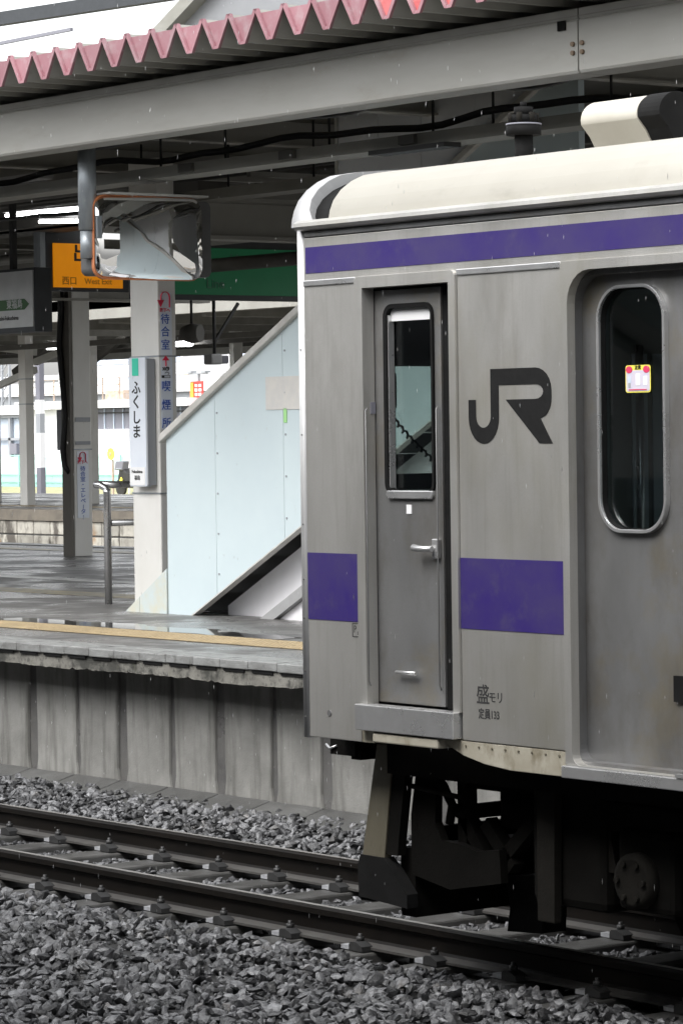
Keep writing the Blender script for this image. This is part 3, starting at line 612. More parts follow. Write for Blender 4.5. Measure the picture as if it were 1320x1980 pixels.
text('ふくしま', -14.15, 3.61, .16, m_greyprint, 'letter', ws, '-Y', 5.488, .001); text('る', -13.48, 3.62, .07, m_faint if False else m_greyprint, 'letter', ws, '-Y', 5.488, 0) if False else None
for x in (-15.0, -13.8): B(x, x+.05, 5.58, 5.63, 3.76, 4.58).build('hanger', m_cable, ws)

# ================================================================== CONVEX MIRROR
mr = thing('convex_mirror', 'large rectangular convex mirror with orange rim hanging from a grey pole', 'mirror', (-8.2, 3.2, 3.3))
MB().tube([(-8.17, 2.78, 3.72), (-8.17, 2.78, 4.40)], .066, 16).build('pole', m_zinc, mr)
MB().tube([(-8.17, 2.78, 3.52), (-8.17, 2.78, 3.715)], .056, 16).build('pole_tip', m_zinc, mr)
B(-8.2, -8.08, 2.80, 2.845, 3.66, 3.82).build('clamp', m_zinc, mr, .004)
MXF, MY0, MY1, MZ0, MZ1, RC = -8.10, 2.782, 3.71, 3.37, 3.972, .10
MB().prism([rrect(MY0, MY1, MZ0, MZ1, RC, 8), rrect(MY0+.008, MY1-.008, MZ0+.008, MZ1-.008, RC-.008, 8)], 'YZ', MXF-.03, MXF+.004).build('rim', m_orange, mr, .004)
cy, cz = (MY0+MY1)/2, (MZ0+MZ1)/2; inn2 = rrect(MY0+.007, MY1-.007, MZ0+.007, MZ1-.007, RC-.007, 8)
rings = 16; n = len(inn2); BUL = .075
def bulge(f, y, z): return MXF-.012+BUL*(1-min(1, ((y-cy-.17)/.62)**2*.8+((z-cz)/.30)**2*.25)) - (.02*max(0, f-.93)/.07)
vs = [(bulge(0, cy, cz), cy, cz)]; fs = [(0, 1+k, 1+(k+1) % n) for k in range(n)]
for r_ in range(1, rings+1):
    f = r_/rings
    for (a, b) in inn2: y, z = cy+(a-cy)*f, cz+(b-cz)*f; vs.append((bulge(f, y, z), y, z))
for r_ in range(rings-1):
    for k in range(n): fs.append((1+r_*n+k, 1+(r_+1)*n+k, 1+(r_+1)*n+(k+1) % n, 1+r_*n+(k+1) % n))
MB().add(vs, fs, True).build('mirror_face', m_mirrorface, mr)
MB().prism(rrect(MY0+.02, MY1+.11, MZ0+.03, MZ1-.02, .05, 8), 'YZ', MXF-.20, MXF-.034).build('back_case', m_mirrorback, mr, .01)
MB().bar((-8.2, 2.8, 3.75), (-8.2, 3.1, 3.74), .05, .05).build('arm', m_zinc, mr)
B(MXF-.1, MXF+.06, MY0+.1, MY1+.03, MZ1+.002, MZ1+.016).build('visor', m_greyp, mr)

# ================================================================== LAMPS, CAMERA, FAN
def lamp(label, p, q, r=.02, w=.12, tm=None):
    c = (Vector(p)+Vector(q))/2; t = thing('fluorescent_lamp', label, 'lamp', c, 'fluorescent lamps under the canopies')
    MB().tube([p, q], r, 8).build('tube', tm or m_lamp, t)
    a, b = Vector(p)+Vector((0, 0, r+.035)), Vector(q)+Vector((0, 0, r+.035)); MB().bar(a, b, w, .05).build('reflector', m_lampbody, t)
    return t
lamp('lit tube lamp above the white station sign, along the platform', (-15.35, 6.5, 4.37), (-13.95, 6.5, 4.35), .016, .08)
lamp('lit tube lamp set crosswise above the yellow exit sign', (-14.6, 6.4, 4.265), (-13.95, 6.75, 4.245), .015, .06)
lamp('unlit pale strip lamp at the left edge under the canopy beam', (-13.6, 4.6, 4.37), (-11.6, 4.6, 4.37), .012, .14, m_lampbody)
lamp('small lit lamp on the second platform left of the cabled pillar', (-45.75, 26, 4.09), (-44.95, 26, 4.07), .045)
lamp('small lit lamp on the second platform right of the lettered pillar', (-41.15, 26, 4.03), (-40.5, 26, 4.02), .06)
lamp('small lit lamp just left of the white lettered pillar', (-42.9, 25.5, 4.30), (-42.3, 25.5, 4.30), .045)
lamp('bright short lamp behind the mirror post', (-16.0, 8.0, 4.35), (-15.8, 8.2, 4.35), .03)
sp = thing('loudspeaker', 'round black loudspeaker hung under the canopy right of the white pillar', 'loudspeaker', (-19.0, 11.15, 3.4))
MB().tube([(-19.1, 11.1, 3.4), (-19.0, 11.15, 3.4), (-18.9, 11.2, 3.4)], [.08, .115, .10], 14).build('horn', m_ductdark, sp); MB().tube([(-19, 11.15, 3.5), (-19, 11.15, 3.8)], .015, 6).build('bracket', m_cable, sp)
cc = thing('security_camera', 'white housed security camera hung above the stair coping', 'camera', (-19, 11.5, 3.1))
B(-19.08, -18.92, 11.36, 11.52, 3.05, 3.17).build('housing', m_lampbody, cc, .02); B(-19.06, -18.94, 11.52, 11.62, 3.06, 3.15).build('hood', m_fardark, cc, .01)
MB().tube([(-19, 11.46, 3.17), (-19, 11.46, 3.79)], .02, 8).build('arm', m_cable, cc); MB().bar((-19, 11.46, 3.3), (-19, 11.8, 3.75), .03).build('stay', m_cable, cc)

# ================================================================== TRAIN
tn = thing('train_car', 'silver commuter train car with purple stripes and cream roof', 'train', (6, 0, 0))
YS = -1.40; L = 13.0
def skin(poly, name, mat, y0=YS, y1=YS+.04, parent=tn, bev=.003, **k): return MB().prism(poly, 'XZ', y0, y1).build(name, mat, parent, bev, **k)
skin([(.014, .935), (.383, .935), (.383, 2.897), (.014, 2.897)], 'side_panel', m_steel)
skin([(.014, 2.901), (L, 2.901), (L, 3.102), (.014, 3.102)], 'upper_panel', m_steel)
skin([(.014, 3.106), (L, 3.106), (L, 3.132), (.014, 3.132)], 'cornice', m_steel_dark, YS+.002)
skin([(1.062, .988), (1.708, .988), (1.708, 2.897), (1.062, 2.897)], 'side_panel', m_steel)
skin([(2.93, .94), (6.2, .94), (6.2, 2.897), (2.93, 2.897)], 'side_panel', m_steel); skin([(6.21, .94), (L, .94), (L, 2.897), (6.21, 2.897)], 'side_panel', m_steel)
for a, b in ((.016, .383), (1.062, 1.708), (2.93, L)):
    skin([(a, 2.893), (b, 2.893), (b, 2.919), (a, 2.919)], 'bead', m_steel_bright, YS-.007, YS, bev=.004)
    skin([(a, 1.448), (min(b, 2.93) if b < 2 else b, 1.448), (b, 1.738), (a, 1.738)], 'purple_stripe', m_purple, YS-.0022, YS, bev=0)
skin([(.03, 2.949), (L, 2.949), (L, 3.062), (.03, 3.062)], 'purple_stripe', m_purple, YS-.0022, YS, bev=0)
# gutter
MB().prism([(-1.405, 3.134), (-1.43, 3.138), (-1.44, 3.150), (-1.438, 3.166), (-1.42, 3.178), (-1.36, 3.182), (-1.36, 3.134)], 'YZ', -.004, L).build('gutter', m_steel, tn)
# corner post and end mask
pp = [(.008, -1.402)]+[(-.0+.0-.062+.05-.05*math.sin(R(t)), -1.402+.05-.05*math.cos(R(t))) for t in (0, 18, 36, 54, 72, 90)]+[(-.062, -1.30), (.008, -1.30)]
mb = MB(); n = len(pp)
vs = [(x, y, z) for z in (.93, 3.14) for x, y in pp]; mb.add(vs, [(i, (i+1) % n, n+(i+1) % n, n+i) for i in range(n)], True); mb.add([(x, y, .93) for x, y in pp], [tuple(range(n))]); mb.add([(x, y, 3.14) for x, y in pp], [tuple(range(n))])
mb.build('corner_post', m_post, tn)
for z in (1.02, 1.22, 1.45, 1.62, 1.86, 2.25, 2.62): MB().tube([(-.012, -1.402, z), (-.012, -1.405, z)], .004, 6).build('rivet', m_steel_dark, tn)
RP = [(-1.405, 3.14), (-1.402, 3.17), (-1.39, 3.212), (-1.366, 3.258), (-1.32, 3.306), (-1.26, 3.345), (-1.19, 3.374), (-1.09, 3.390), (-.9, 3.406), (-.5, 3.432), (0, 3.45)]
full = RP+[(-a, b) for a, b in reversed(RP[:-1])]
def shell(profile, x0, x1, th, name, mat, x0f=None):
    """curved roof shell; x0f(y,z) may set the start X per profile point"""
    mb = MB(); n = len(profile); inner = [(a*(1-th/1.4), b-th) for a, b in profile]
    vs = [((x0f(a, b) if x0f else x0), a, b) for a, b in profile]+[(x1, a, b) for a, b in profile]+[((x0f(a, b) if x0f else x0), a, b) for a, b in inner]+[(x1, a, b) for a, b in inner]
    f1 = [(i, i+1, n+i+1, n+i) for i in range(n-1)]; f2 = [(2*n+i, 3*n+i, 3*n+i+1, 2*n+i+1) for i in range(n-1)]
    f3 = [(i, 2*n+i, 2*n+i+1, i+1) for i in range(n-1)]+[(n+i, n+i+1, 3*n+i+1, 3*n+i) for i in range(n-1)]
    mb.add(vs, f1+f2, True); mb.add(vs, f3); return mb.build(name, mat, tn)
# the end mask hugs the roof profile, wide at the gutter and thinning towards the top
mk = [(a*1.002, b+.012) for a, b in full]
mb = MB(); n = len(mk)
def mk_x1(a, b): 
    t = min(1, max(0, (b-3.16)/.2)); return .17-.235*t**.42+.085*t
vs = [(-.062, a, b) for a, b in mk]+[(mk_x1(a, b), a, b) for a, b in mk]+[(-.062, a*.93, b-.07) for a, b in mk]+[(mk_x1(a, b), a*.95, b-.06) for a, b in mk]
mb.add(vs, [(i, i+1, n+i+1, n+i) for i in range(n-1)], True)
mb.add(vs, [(i, 2*n+i, 2*n+i+1, i+1) for i in range(n-1)]+[(n+i, n+i+1, 3*n+i+1, 3*n+i) for i in range(n-1)]); mb.build('end_mask', m_mask, tn)
shell([(a*.985, b-.03) for a, b in full], -.03, .4, .02, 'roof_gap', m_black)
def rx(a, b):
    t = min(1, max(0, (b-3.16)/.25)); return .20-.03*t
shell(full, 0, L, .03, 'roof', m_roof, rx)
# front wall with the windscreen (seen through the cab door window) and side walls on the far side
MB().prism([[(-1.30, .93), (1.38, .93), (1.38, 3.15), (-1.30, 3.15)], [(-1.14, 2.07), (-1.14, 2.55), (-.35, 2.55), (-.35, 2.07)], [(.3, 2.07), (.3, 2.55), (1.14, 2.55), (1.14, 2.07)]], 'YZ', -.058, .005).build('front_wall', m_cabdark, tn)
B(-.045, -.04, -1.16, -.33, 2.05, 2.57).build('windscreen', glass_mat('windscreen_glass', (.85, .9, .88), .5), tn); B(-.045, -.04, .28, 1.16, 2.05, 2.57).build('windscreen', bpy.data.materials['windscreen_glass'], tn)
MB().prism([[(0, .93), (L, .93), (L, 3.14), (0, 3.14)]]+[[(a, 1.9), (a, 2.75), (b, 2.75), (b, 1.9)] for a, b in ((.5, .85), (1.85, 2.25), (3.4, 4.7), (5.0, 6.3))], 'XZ', 1.36, 1.40).build('far_side_wall', m_cab, tn)
for a, b in ((.49, .86), (1.84, 2.26), (3.39, 4.71), (4.99, 6.31)): B(a, b, 1.378, 1.382, 1.89, 2.76).build('far_window', m_glass, tn)
B(.01, L, -1.30, 1.355, 1.05, 1.10).build('floor', m_cabdark, tn); B(.01, L, -1.33, 1.355, 3.05, 3.08).build('ceiling', m_cab, tn)
pt = B(1.25, 1.29, -1.30, 1.355, 1.10, 3.05).build('cab_partition', m_cab, tn)
B(.02, .5, -1.25, -.2, 1.105, 2.0).build('driver_desk', m_cabdark, tn)
ph = B(.03, .07, -.985, -.935, 2.36, 2.52).build('cab_telephone', m_black, tn, .01)
MB().tube([(.06+.012*math.sin(i*1.5), -.965+i*.0062, 2.34-.24*(i/44)**.8+.010*math.cos(i*1.5)) for i in range(45)], .006, 5).build('coiled_cord', m_black, ph)
B(.02, .12, -.62, -.5, 2.44, 2.56).build('cab_fan', m_black, tn, .02)
MB().tube([(.3, -.75, 1.9), (.35, -.55, 2.35)], .02, 6).build('cab_lever', m_black, tn)
# crew door
fr = MB().prism([rrect(.385, 1.06, 1.10, 2.918, (0, 0, .03, .03)), [(.440, 1.10), (.440, 2.868), (1.018, 2.868), (1.018, 1.10)]], 'XZ', YS-.014, YS+.05).build('crew_door_frame', m_steel, tn, .006)
B(.405, .43, YS+.05, YS+.12, 1.10, 2.868).build('door_seal', m_black, tn); B(.884, 1.03, YS+.066, YS+.12, 1.10, 2.868).build('door_seal', m_black, tn)
B(.43, .884, YS+.05, YS+.12, 2.86, 2.88).build('door_seal', m_black, tn)
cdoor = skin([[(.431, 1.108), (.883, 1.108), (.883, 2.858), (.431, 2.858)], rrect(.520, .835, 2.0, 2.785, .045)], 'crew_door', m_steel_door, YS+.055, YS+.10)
MB().prism([rrect(.510, .842, 1.988, 2.797, .055), rrect(.532, .829, 2.008, 2.779, .035)], 'XZ', YS+.043, YS+.075).build('window_gasket', m_black, cdoor)
MB().prism([[(.535, 1.975), (.82, 1.975), (.834, 1.99), (.834, 2.01), (.525, 2.01), (.52, 1.99)]], 'XZ', YS+.040, YS+.060).build('window_sill', m_steel_bright, cdoor, .004)
B(.53, .831, YS+.085, YS+.09, 2.005, 2.782).build('window_glass', m_glass, cdoor)
B(.535, .826, YS+.066, YS+.072, 2.725, 2.780).build('drop_window_edge', m_white, cdoor)
B(.534, .540, YS+.05, YS+.08, 2.01, 2.75).build('window_channel', m_steel_bright, cdoor)
hd = B(.83, .868, YS+.035, YS+.055, 1.728, 1.81).build('handle_plate', m_steel_bright, cdoor, .004)
MB().tube([(.85, YS+.02, 1.768), (.80, YS+.008, 1.768), (.742, YS+.008, 1.772)], [.013, .013, .016], 10).build('handle_lever', m_steel_bright, hd)
B(.645, .678, YS+.051, YS+.055, 1.912, 1.95).build('worn_tag', m_white, cdoor)
MB().tube([(.586, YS+.03, 1.243), (.72, YS+.03, 1.243)], .008, 8).build('foot_hold', m_steel_bright, cdoor)
B(.415, .445, YS+.025, YS+.05, 2.335, 2.385).build('door_lock', m_fardark, cdoor)
for x, y in ((.452, YS+.0), (.872, YS+.045)): MB().tube([(x, y, 2.36), (x, y-.01, 2.35), (x, y-.01, 1.2), (x, y, 1.18)], .0035, 6).build('grab_rail', m_steel_dark, tn)
B(.392, 1.052, YS-.045, YS+.03, .992, 1.102).build('crew_step', m_steel_bright, tn, .004)
B(.5, .94, YS-.035, YS+.05, .945, .985).build('step_sill', m_skirt, tn, .006)
B(.383, .46, YS+.005, YS+.04, .935, .99).build('sill_end', m_skirt, tn)
# cream lower skirt
sk = skin([(.93, .985), (1.706, .985), (1.706, .884), (1.36, .884), (1.2, .898), (1.06, .925), (.945, .965)], 'lower_skirt', m_skirt, YS+.003, YS+.035)
for k in range(8): MB().tube([(1.08+.083*k, YS+.004, .966), (1.08+.083*k, YS-.001, .966)], .005, 6).build('skirt_rivet', m_plow, sk)
# passenger door
MB().prism([rrect(1.712, 2.925, .935, 2.918, (0, 0, .02, .02)), rrect(1.752, 2.885, .937, 2.88, (.05, .05, .13, .13))], 'XZ', YS-.012, YS+.03).build('door_frame', m_steel, tn, .008)
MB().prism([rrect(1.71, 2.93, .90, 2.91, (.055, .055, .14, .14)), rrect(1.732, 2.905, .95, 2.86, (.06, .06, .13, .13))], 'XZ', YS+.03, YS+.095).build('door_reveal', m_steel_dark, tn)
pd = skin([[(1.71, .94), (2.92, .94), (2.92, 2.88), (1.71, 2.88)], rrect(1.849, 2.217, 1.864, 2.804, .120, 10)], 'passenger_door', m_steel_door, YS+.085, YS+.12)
MB().prism([rrect(1.838, 2.228, 1.852, 2.815, .132, 10), rrect(1.851, 2.215, 1.866, 2.802, .119, 10)], 'XZ', YS+.062, YS+.1).build('window_frame', m_steel_bright, pd, .006)
MB().prism([rrect(1.851, 2.215, 1.866, 2.802, .119, 10), rrect(1.855, 2.211, 1.870, 2.798, .115, 10)], 'XZ', YS+.075, YS+.1).build('window_gasket', m_black, pd)
MB().prism(rrect(1.849, 2.217, 1.864, 2.804, .120, 10), 'XZ', YS+.098, YS+.103).build('window_glass', m_glass2, pd)
# sticker in the window
sk2 = MB().prism(rrect(1.974, 2.117, 2.397, 2.503, .012), 'XZ', YS+.0925, YS+.0935).build('caution_sticker', m_stickyel, pd)
MB().prism(rrect(1.979, 2.112, 2.402, 2.483, .008), 'XZ', YS+.0915, YS+.0925).build('sticker_picture', m_stick, sk2)
for cx_, cz_ in ((1.996, 2.486), (2.095, 2.486)):
    MB().prism([(cx_+.019*math.cos(t), cz_+.014*math.sin(t)) for t in np.linspace(0, 6.28, 14)[:-1]], 'XZ', YS+.0905, YS+.0915).build('red_spot', m_stickred, sk2)
text('注意', 2.046, 2.493, .018, m_logo, 'letter', sk2, '-Y', YS+.091, .0004, depth=.0004)
for x0, x1, z0, z1, m in ((1.989, 2.007, 2.435, 2.46, m_bluewhite), (1.991, 2.004, 2.415, 2.435, m_fargrey), (2.034, 2.059, 2.425, 2.47, m_farwhite), (2.077, 2.099, 2.425, 2.46, m_farwhite)):
    MB().prism(rrect(x0, x1, z0, z1, .004), 'XZ', YS+.0905, YS+.0913).build('picture_shape', m, sk2)
MB().bar((1.994, YS+.0905, 2.408), (2.097, YS+.0905, 2.408), .0006, .004).build('caption_strip', m_stickred, sk2)
B(1.712, 2.93, YS-.035, YS+.06, .886, .934).build('door_step', m_steel_bright, tn, .004)
B(2.37, 2.9, YS-.04, YS-.02, .936, .95).build('step_edge', m_steel_bright, tn)
B(2.25, 2.31, YS+.07, YS+.09, 1.21, 1.31).build('door_button', m_black, pd)
# cab partition door and seats seen dimly through the glass
for y in (-.66, -.545): B(1.296, 1.302, y, y+.085, 1.5, 2.57).build('partition_window', M('pale_strip', (.60, .68, .72), (.5, .58, .62), 6, V1, .4) if y < -.6 else bpy.data.materials['pale_strip'], pt)
MB().tube([(1.5, -.8, 2.6), (1.5, -.8, 1.1)], .017, 8).build('stanchion', m_stainless, tn)
# side windows beyond the door
for x in (3.4, 5.0): MB().prism(rrect(x, x+1.3, 1.9, 2.7, .08), 'XZ', YS-.003, YS).build('side_window', m_black, tn)
# lettering
J = [(1.128, 2.383), (1.171, 2.383), (1.171, 2.302)]
J = []
def arc(cx, cz, rx_, rz_, a0, a1, n=9): return [(cx+rx_*math.cos(R(a0+(a1-a0)*i/n)), cz+rz_*math.sin(R(a0+(a1-a0)*i/n))) for i in range(n+1)]
# J: stem shared with R top bar
outer = [(1.128, 2.383), (1.173, 2.383)]+[(1.173, 2.33)]+arc(1.222, 2.305, .049, .048, 180, 270)[0:]+arc(1.222, 2.305, .046, .048, 270, 360)+[(1.268, 2.497), (1.52, 2.510)]
outer = [(1.128, 2.383), (1.174, 2.383), (1.174, 2.315)]+arc(1.221, 2.315, .047, .046, 180, 360, 12)+[(1.268, 2.506)]
outer += [(1.545, 2.506)]+arc(1.545, 2.415, .097, .091, 90, 0, 6)+[(1.642, 2.385)]+arc(1.545, 2.385, .097, .091, 0, -50, 5)+[(1.575, 2.303), (1.646, 2.204), (1.567, 2.204), (1.362, 2.381), (1.545, 2.381)]
outer += arc(1.545, 2.4105, .048, .0295, -90, 90, 8)+[(1.545, 2.44), (1.318, 2.44), (1.318, 2.310)]+arc(1.223, 2.310, .095, .106, 0, -180, 14)
MB().prism(outer, 'XZ', YS-.0022, YS).build('company_emblem', m_logo, tn)
text('盛', 1.195, 1.178, .085, m_greyprint, 'depot_letter', tn, '-Y', YS, .0008, 1.0)
text('モリ', 1.278, 1.172, .05, m_greyprint, 'depot_letter', tn, '-Y', YS, .0004, .95)
text('定員133', 1.232, 1.102, .045, m_greyprint, 'capacity_letter', tn, '-Y', YS, .0008, .85)
mb = MB().prism([[(.328, 1.383), (.380, 1.383), (.380, 1.442), (.328, 1.442)], [(.331, 1.386), (.331, 1.439), (.377, 1.439), (.377, 1.386)]], 'XZ', YS-.0018, YS); mb.build('mark_box', m_greyprint, tn)
text('P', .346, 1.415, .045, m_greyprint, 'mark_letter', tn, '-Y', YS, 0, .8); text('s', .366, 1.402, .03, m_greyprint, 'mark_letter', tn, '-Y', YS, 0, .8)
MB().tube([(.157, YS, 1.045), (.157, YS-.003, 1.045)], .014, 10).build('panel_plug', m_steel_dark, tn)
# roof fittings
an = MB().tube([(.345, -.42, 3.41), (.345, -.42, 3.578)], .042, 12); an.tube([(.345, -.42, 3.566), (.345, -.42, 3.613)], .078, 14); an.tube([(.345, -.42, 3.625), (.345, -.42, 3.656)], .06, 8); an.tube([(.345, -.42, 3.656), (.345, -.42, 3.691)], .044, 10); an.tube([(.345, -.42, 3.691), (.345, -.42, 3.715)], .015, 6)
ao = an.build('roof_insulator', m_black, tn)
for k in range(6): t = R(60*k); MB().tube([(.345+.056*math.cos(t), -.42+.056*math.sin(t), 3.621), (.345+.056*math.cos(t), -.42+.056*math.sin(t), 3.665)], .014, 6).build('clamp_bolt', m_under2, ao)
MB().tube([(.345, -.42, 3.611), (.345, -.42, 3.618)], .08, 14).build('clamp_ring', m_fardark, ao)
hv = [(-.545, 3.41), (-.60, 3.50), (-.645, 3.545)]+[(-.545+.105*math.cos(R(t)), 3.565+.085*math.sin(R(t))) for t in range(190, -1, -12)]+[(-.43, 3.41)]
vent = MB().prism(hv, 'YZ', .985, 1.335).build('roof_vent', m_roof, tn, .006)
vent.data.shade_smooth(); vent.modifiers['bevel'].harden_normals = True
MB().prism([(a*1.0+.004, b*1.0+.004) for a, b in hv], 'YZ', 1.337, 1.47).build('vent_hood', m_black, vent, .012)
# underfloor
B(.3, L, -1.2, 1.2, .78, .92).build('underframe', m_under, tn)
B(-.05, .3, -1.1, 1.2, .86, .925).build('headstock', m_under, tn)
brk = B(-.16, .02, -1.16, -1.06, .83, .925).build('end_bracket', m_under, tn); MB().prism([(-.02, .815), (.045, .815), (.045, .85), (.015, .86), (-.02, .9)], 'XZ', -1.15, -1.05).build('hook', m_under, brk); MB().tube([(-.19, -1.16, .87), (-.15, -1.17, .855), (-.11, -1.16, .87)], .006, 6).build('air_cock', m_steel_bright, brk)
pw = thing('snow_plow', 'black snow plow frame with a dusty beige side plate under the train end', 'snow plow', (.2, -1.1, .3))
pw.parent = tn; pw.matrix_parent_inverse = Matrix.Translation(-world_loc(tn))
for k_ in ('label', 'category'): del pw[k_]
MB().prism([(.19, .90), (.305, .90), (.232, .40), (.075, .40)], 'XZ', -1.17, -1.13).build('side_plate', m_plow, pw, .004)
MB().prism([(.075, .405), (.235, .405), (.30, .36), (.40, .26), (.40, .2), (.06, .22), (.055, .36)], 'XZ', -1.18, -1.12).build('rubber_skirt', m_black, pw)
MB().prism([(.31, .90), (.40, .90), (.33, .50), (.32, .42), (.24, .42)], 'XZ', -1.165, -1.12).build('gusset', m_under, pw)
MB().prism([(.42, .90), (.54, .90), (.53, .70), (.525, .58), (.57, .505), (.70, .50), (.80, .48), (.95, .50), (.96, .36), (.62, .30), (.36, .34), (.36, .60)], 'XZ', -1.12, -1.08).build('frame_plate', m_under, pw)
MB().prism([(-.9, .12), (.9, .12), (.9, .5), (-.9, .5)], 'YZ', .10, .13).build('front_plate', m_under, pw)
B(.26, .36, -1.1, .9, .15, .45).build('cross_member', m_under, pw)
for a, b in (((.66, .86), (.66, .45)), ((.62, .66), (.80, .44)), ((1.24, .74), (.90, .44)), ((.80, .60), (.98, .42))): MB().bar((a[0], -1.05, a[1]), (b[0], -1.05, b[1]), .06, .06).build('strut', m_under, pw)
MB().tube([(.36, -1.14, .73), (.72, -1.14, .705)], .012, 8).build('air_pipe', m_under2, pw)
MB().tube([(.47, -1.1, .80), (.56, -1.1, .74), (.62, -1.1, .66), (.60, -1.1, .58)], .02, 8).build('hose', m_under, pw)
for x0, x1, z0, z1, y in ((.56, .82, .72, .9, -1.0), (.74, 1.0, .62, .9, -.95), (.98, 1.24, .52, .88, -.9), (.86, 1.2, .58, .7, -1.05), (.60, .70, .60, .66, -1.1)):
    B(x0, x1, y, y+.3, z0, z1).build('brake_box', m_under, tn, .03)
B(.9, 1.24, -1.0, -.95, .50, .545).build('tie_bar', m_under, tn)
MB().prism([(1.25, .83), (1.365, .83), (1.355, .24), (1.25, .24)], 'XZ', -1.17, -1.13).build('life_guard', m_under2, tn, .006)
B(1.15, 1.62, -1.12, -.4, .3, .82).build('bogie_end', m_under, tn, .04)
MB().prism([(.44, .30), (.70, .33), (.68, .07), (.45, .055), (.47, .16)], 'XZ', -.66, -.52).build('rail_guard', m_black, tn)
bo = thing('bogie', 'dark bogie', 'bogie', (2.9, 0, .43)); bo.parent = tn; bo.matrix_parent_inverse = Matrix.Translation(-world_loc(tn))
for k_ in ('label', 'category'): del bo[k_]
for xw in (1.85, 3.95):
    for y in (-.56, .56):
        MB().tube([(xw, y-.055, .43), (xw, y+.055, .43)], .43, 36).build('wheel', m_under, bo); MB().tube([(xw, y-.07*(1 if y < 0 else -1), .43), (xw, y, .43)], .37, 32).build('wheel_disc', m_under2, bo)
    MB().tube([(xw, -.9, .43), (xw, .9, .43)], .07, 12).build('axle', m_under, bo)
    for y in (-1.02, 1.02):
        B(xw-.17, xw+.17, y-.1, y+.1, .33, .66).build('axle_box', m_under, bo, .03)
        if y < 0: MB().tube([(xw-.03, y-.08, .46), (xw-.03, y-.14, .46), (xw-.03, y-.15, .46)], [.115, .112, .09], 20).build('axle_cap', m_under2, bo)
        if y < 0:
            for q in range(6): MB().tube([(xw-.03+.075*math.cos(q*1.047), y-.15, .46+.075*math.sin(q*1.047)), (xw-.03+.075*math.cos(q*1.047), y-.165, .46+.075*math.sin(q*1.047))], .013, 6).build('cap_bolt', m_under2, bo)
    for dx in (-.24, .24): MB().tube([(xw+dx, -1.0, .42+.02*i) for i in range(15)], [.07+.014*(i % 2) for i in range(15)], 12).build('coil_spring', m_under, bo)
MB().prism([(1.4, .62), (2.2, .68), (2.5, .5), (3.3, .5), (3.6, .68), (4.4, .62), (4.4, .76), (1.4, .76)], 'XZ', -1.1, -.92).build('side_frame', m_under, bo, .02)
B(1.45, 4.4, .92, 1.1, .55, .76).build('side_frame', m_under, bo)
MB().prism([(1.50, .72), (1.60, .72), (1.66, .47), (1.60, .47)], 'XZ', -1.1, -1.0).build('brake_hanger', m_under2, bo)
for x0, x1 in ((5.2, 7.5), (8, 11)): B(x0, x1, -1.2, -.4, .3, .76).build('equipment_box', m_under, tn, .02)

# ================================================================== THE PHOTOGRAPHER'S SIDE
pl3 = struct(MB().box(-75, 30, -22, -6.2, -.45, ZP).build('near_platform', m_asphalt))
c3 = thing('platform_canopy', 'unseen canopy over the near platform, its edge drawn out to shade the track', 'platform canopy', (0, -14, ZP))
B(-75, 30, -21.5, -5.3, 4.5, 4.65).build('roof_deck', m_ceiling, c3); B(-75, 30, -5.7, -5.5, 4.1, 4.495).build('edge_beam', m_beam, c3)  # out of view; edge pushed towards the track to darken it
rs = dup(st, (-8.0, -13.6, 0), 'matching pale blue staircase on the platform opposite, seen in the mirror', math.pi)
for ch in rs.children_recursive: pass
sbd = thing('low_sky_blocker', 'unseen grey block added behind the camera to cut off low sky light', 'building', (0, -24, 0)); B(-75, 40, -26, -22.2, -.4, 9).build('wall', m_fargrey, sbd)  # added out of view to keep low sky light off the platform wall
for k in range(14): B(-70+7*k, -66+7*k, -22.19, -22.15, 1.2, 3.2).build('window', m_bluewhite, sbd)
tag(B(-30, -24, -13.2, -9, ZP, 4.3).build('waiting_room', m_fardark), 'dark waiting room on the platform opposite', 'kiosk')

rn = 3200; RX = RNG.uniform(-9, 6, rn); RY = RNG.uniform(-5.5, 1.4, rn); RZ = RNG.uniform(-.1, 5.5, rn)
OV = np.array([(1, 0, 0), (0, 1, 0), (-1, 0, 0), (0, -1, 0), (0, 0, 1), (0, 0, -1)], float)*np.array([.0008, .0008, .0075]); OF = np.array([(0, 1, 4), (1, 2, 4), (2, 3, 4), (3, 0, 4), (1, 0, 5), (2, 1, 5), (3, 2, 5), (0, 3, 5)])
rv = (OV[None]*RNG.uniform(.6, 1.5, (rn, 1, 1))+np.stack([RX, RY, RZ], 1)[:, None]).reshape(-1, 3); rf = (OF[None]+6*np.arange(rn)[:, None, None]).reshape(-1, 3)
rme = bpy.data.meshes.new('rain'); rme.from_pydata(rv.tolist(), [], rf.tolist()); rme.materials.append(m_rain)
ro = bpy.data.objects.new('rain', rme); COL.objects.link(ro); ro['kind'] = 'stuff'; ro['label'] = 'fine falling rain drops over the track'

# ================================================================== BEYOND THE STATION
def far(name, label, cat, loc=(0, 0, 0), group=None): return thing(name, label, cat, loc, group)
wd = struct(MB().add([(-160, 46, -.04), (-60, 46, -.04), (-60, 64.5, .1), (-160, 64.5, .1)], [(0, 1, 2, 3)]).build('rough_ground', m_weeds))
gf = far('mesh_fence', 'pale green mesh fence along the far side of the yard', 'fence', (-105, 64.8, 0))
for x in np.arange(-116, -94, 2.0): B(x, x+.07, 64.8, 64.87, 0, 1.45).build('fence_post', m_green, gf)
for z in (.3, .62, 1.44): B(-116, -94, 64.83, 64.85, z, z+.035).build('fence_rail', m_green, gf)
B(-116, -94, 64.9, 64.93, .1, .62).build('lower_panel', m_green, gf); B(-116, -94, 64.94, 64.95, .62, 1.4).build('mesh_panel', M('fence_mesh', (.62, .80, .79)), gf)
sh = far('steel_shed', 'pale blue clad shed with a grey steel frame at the far left', 'shed', (-121, 71, 0))
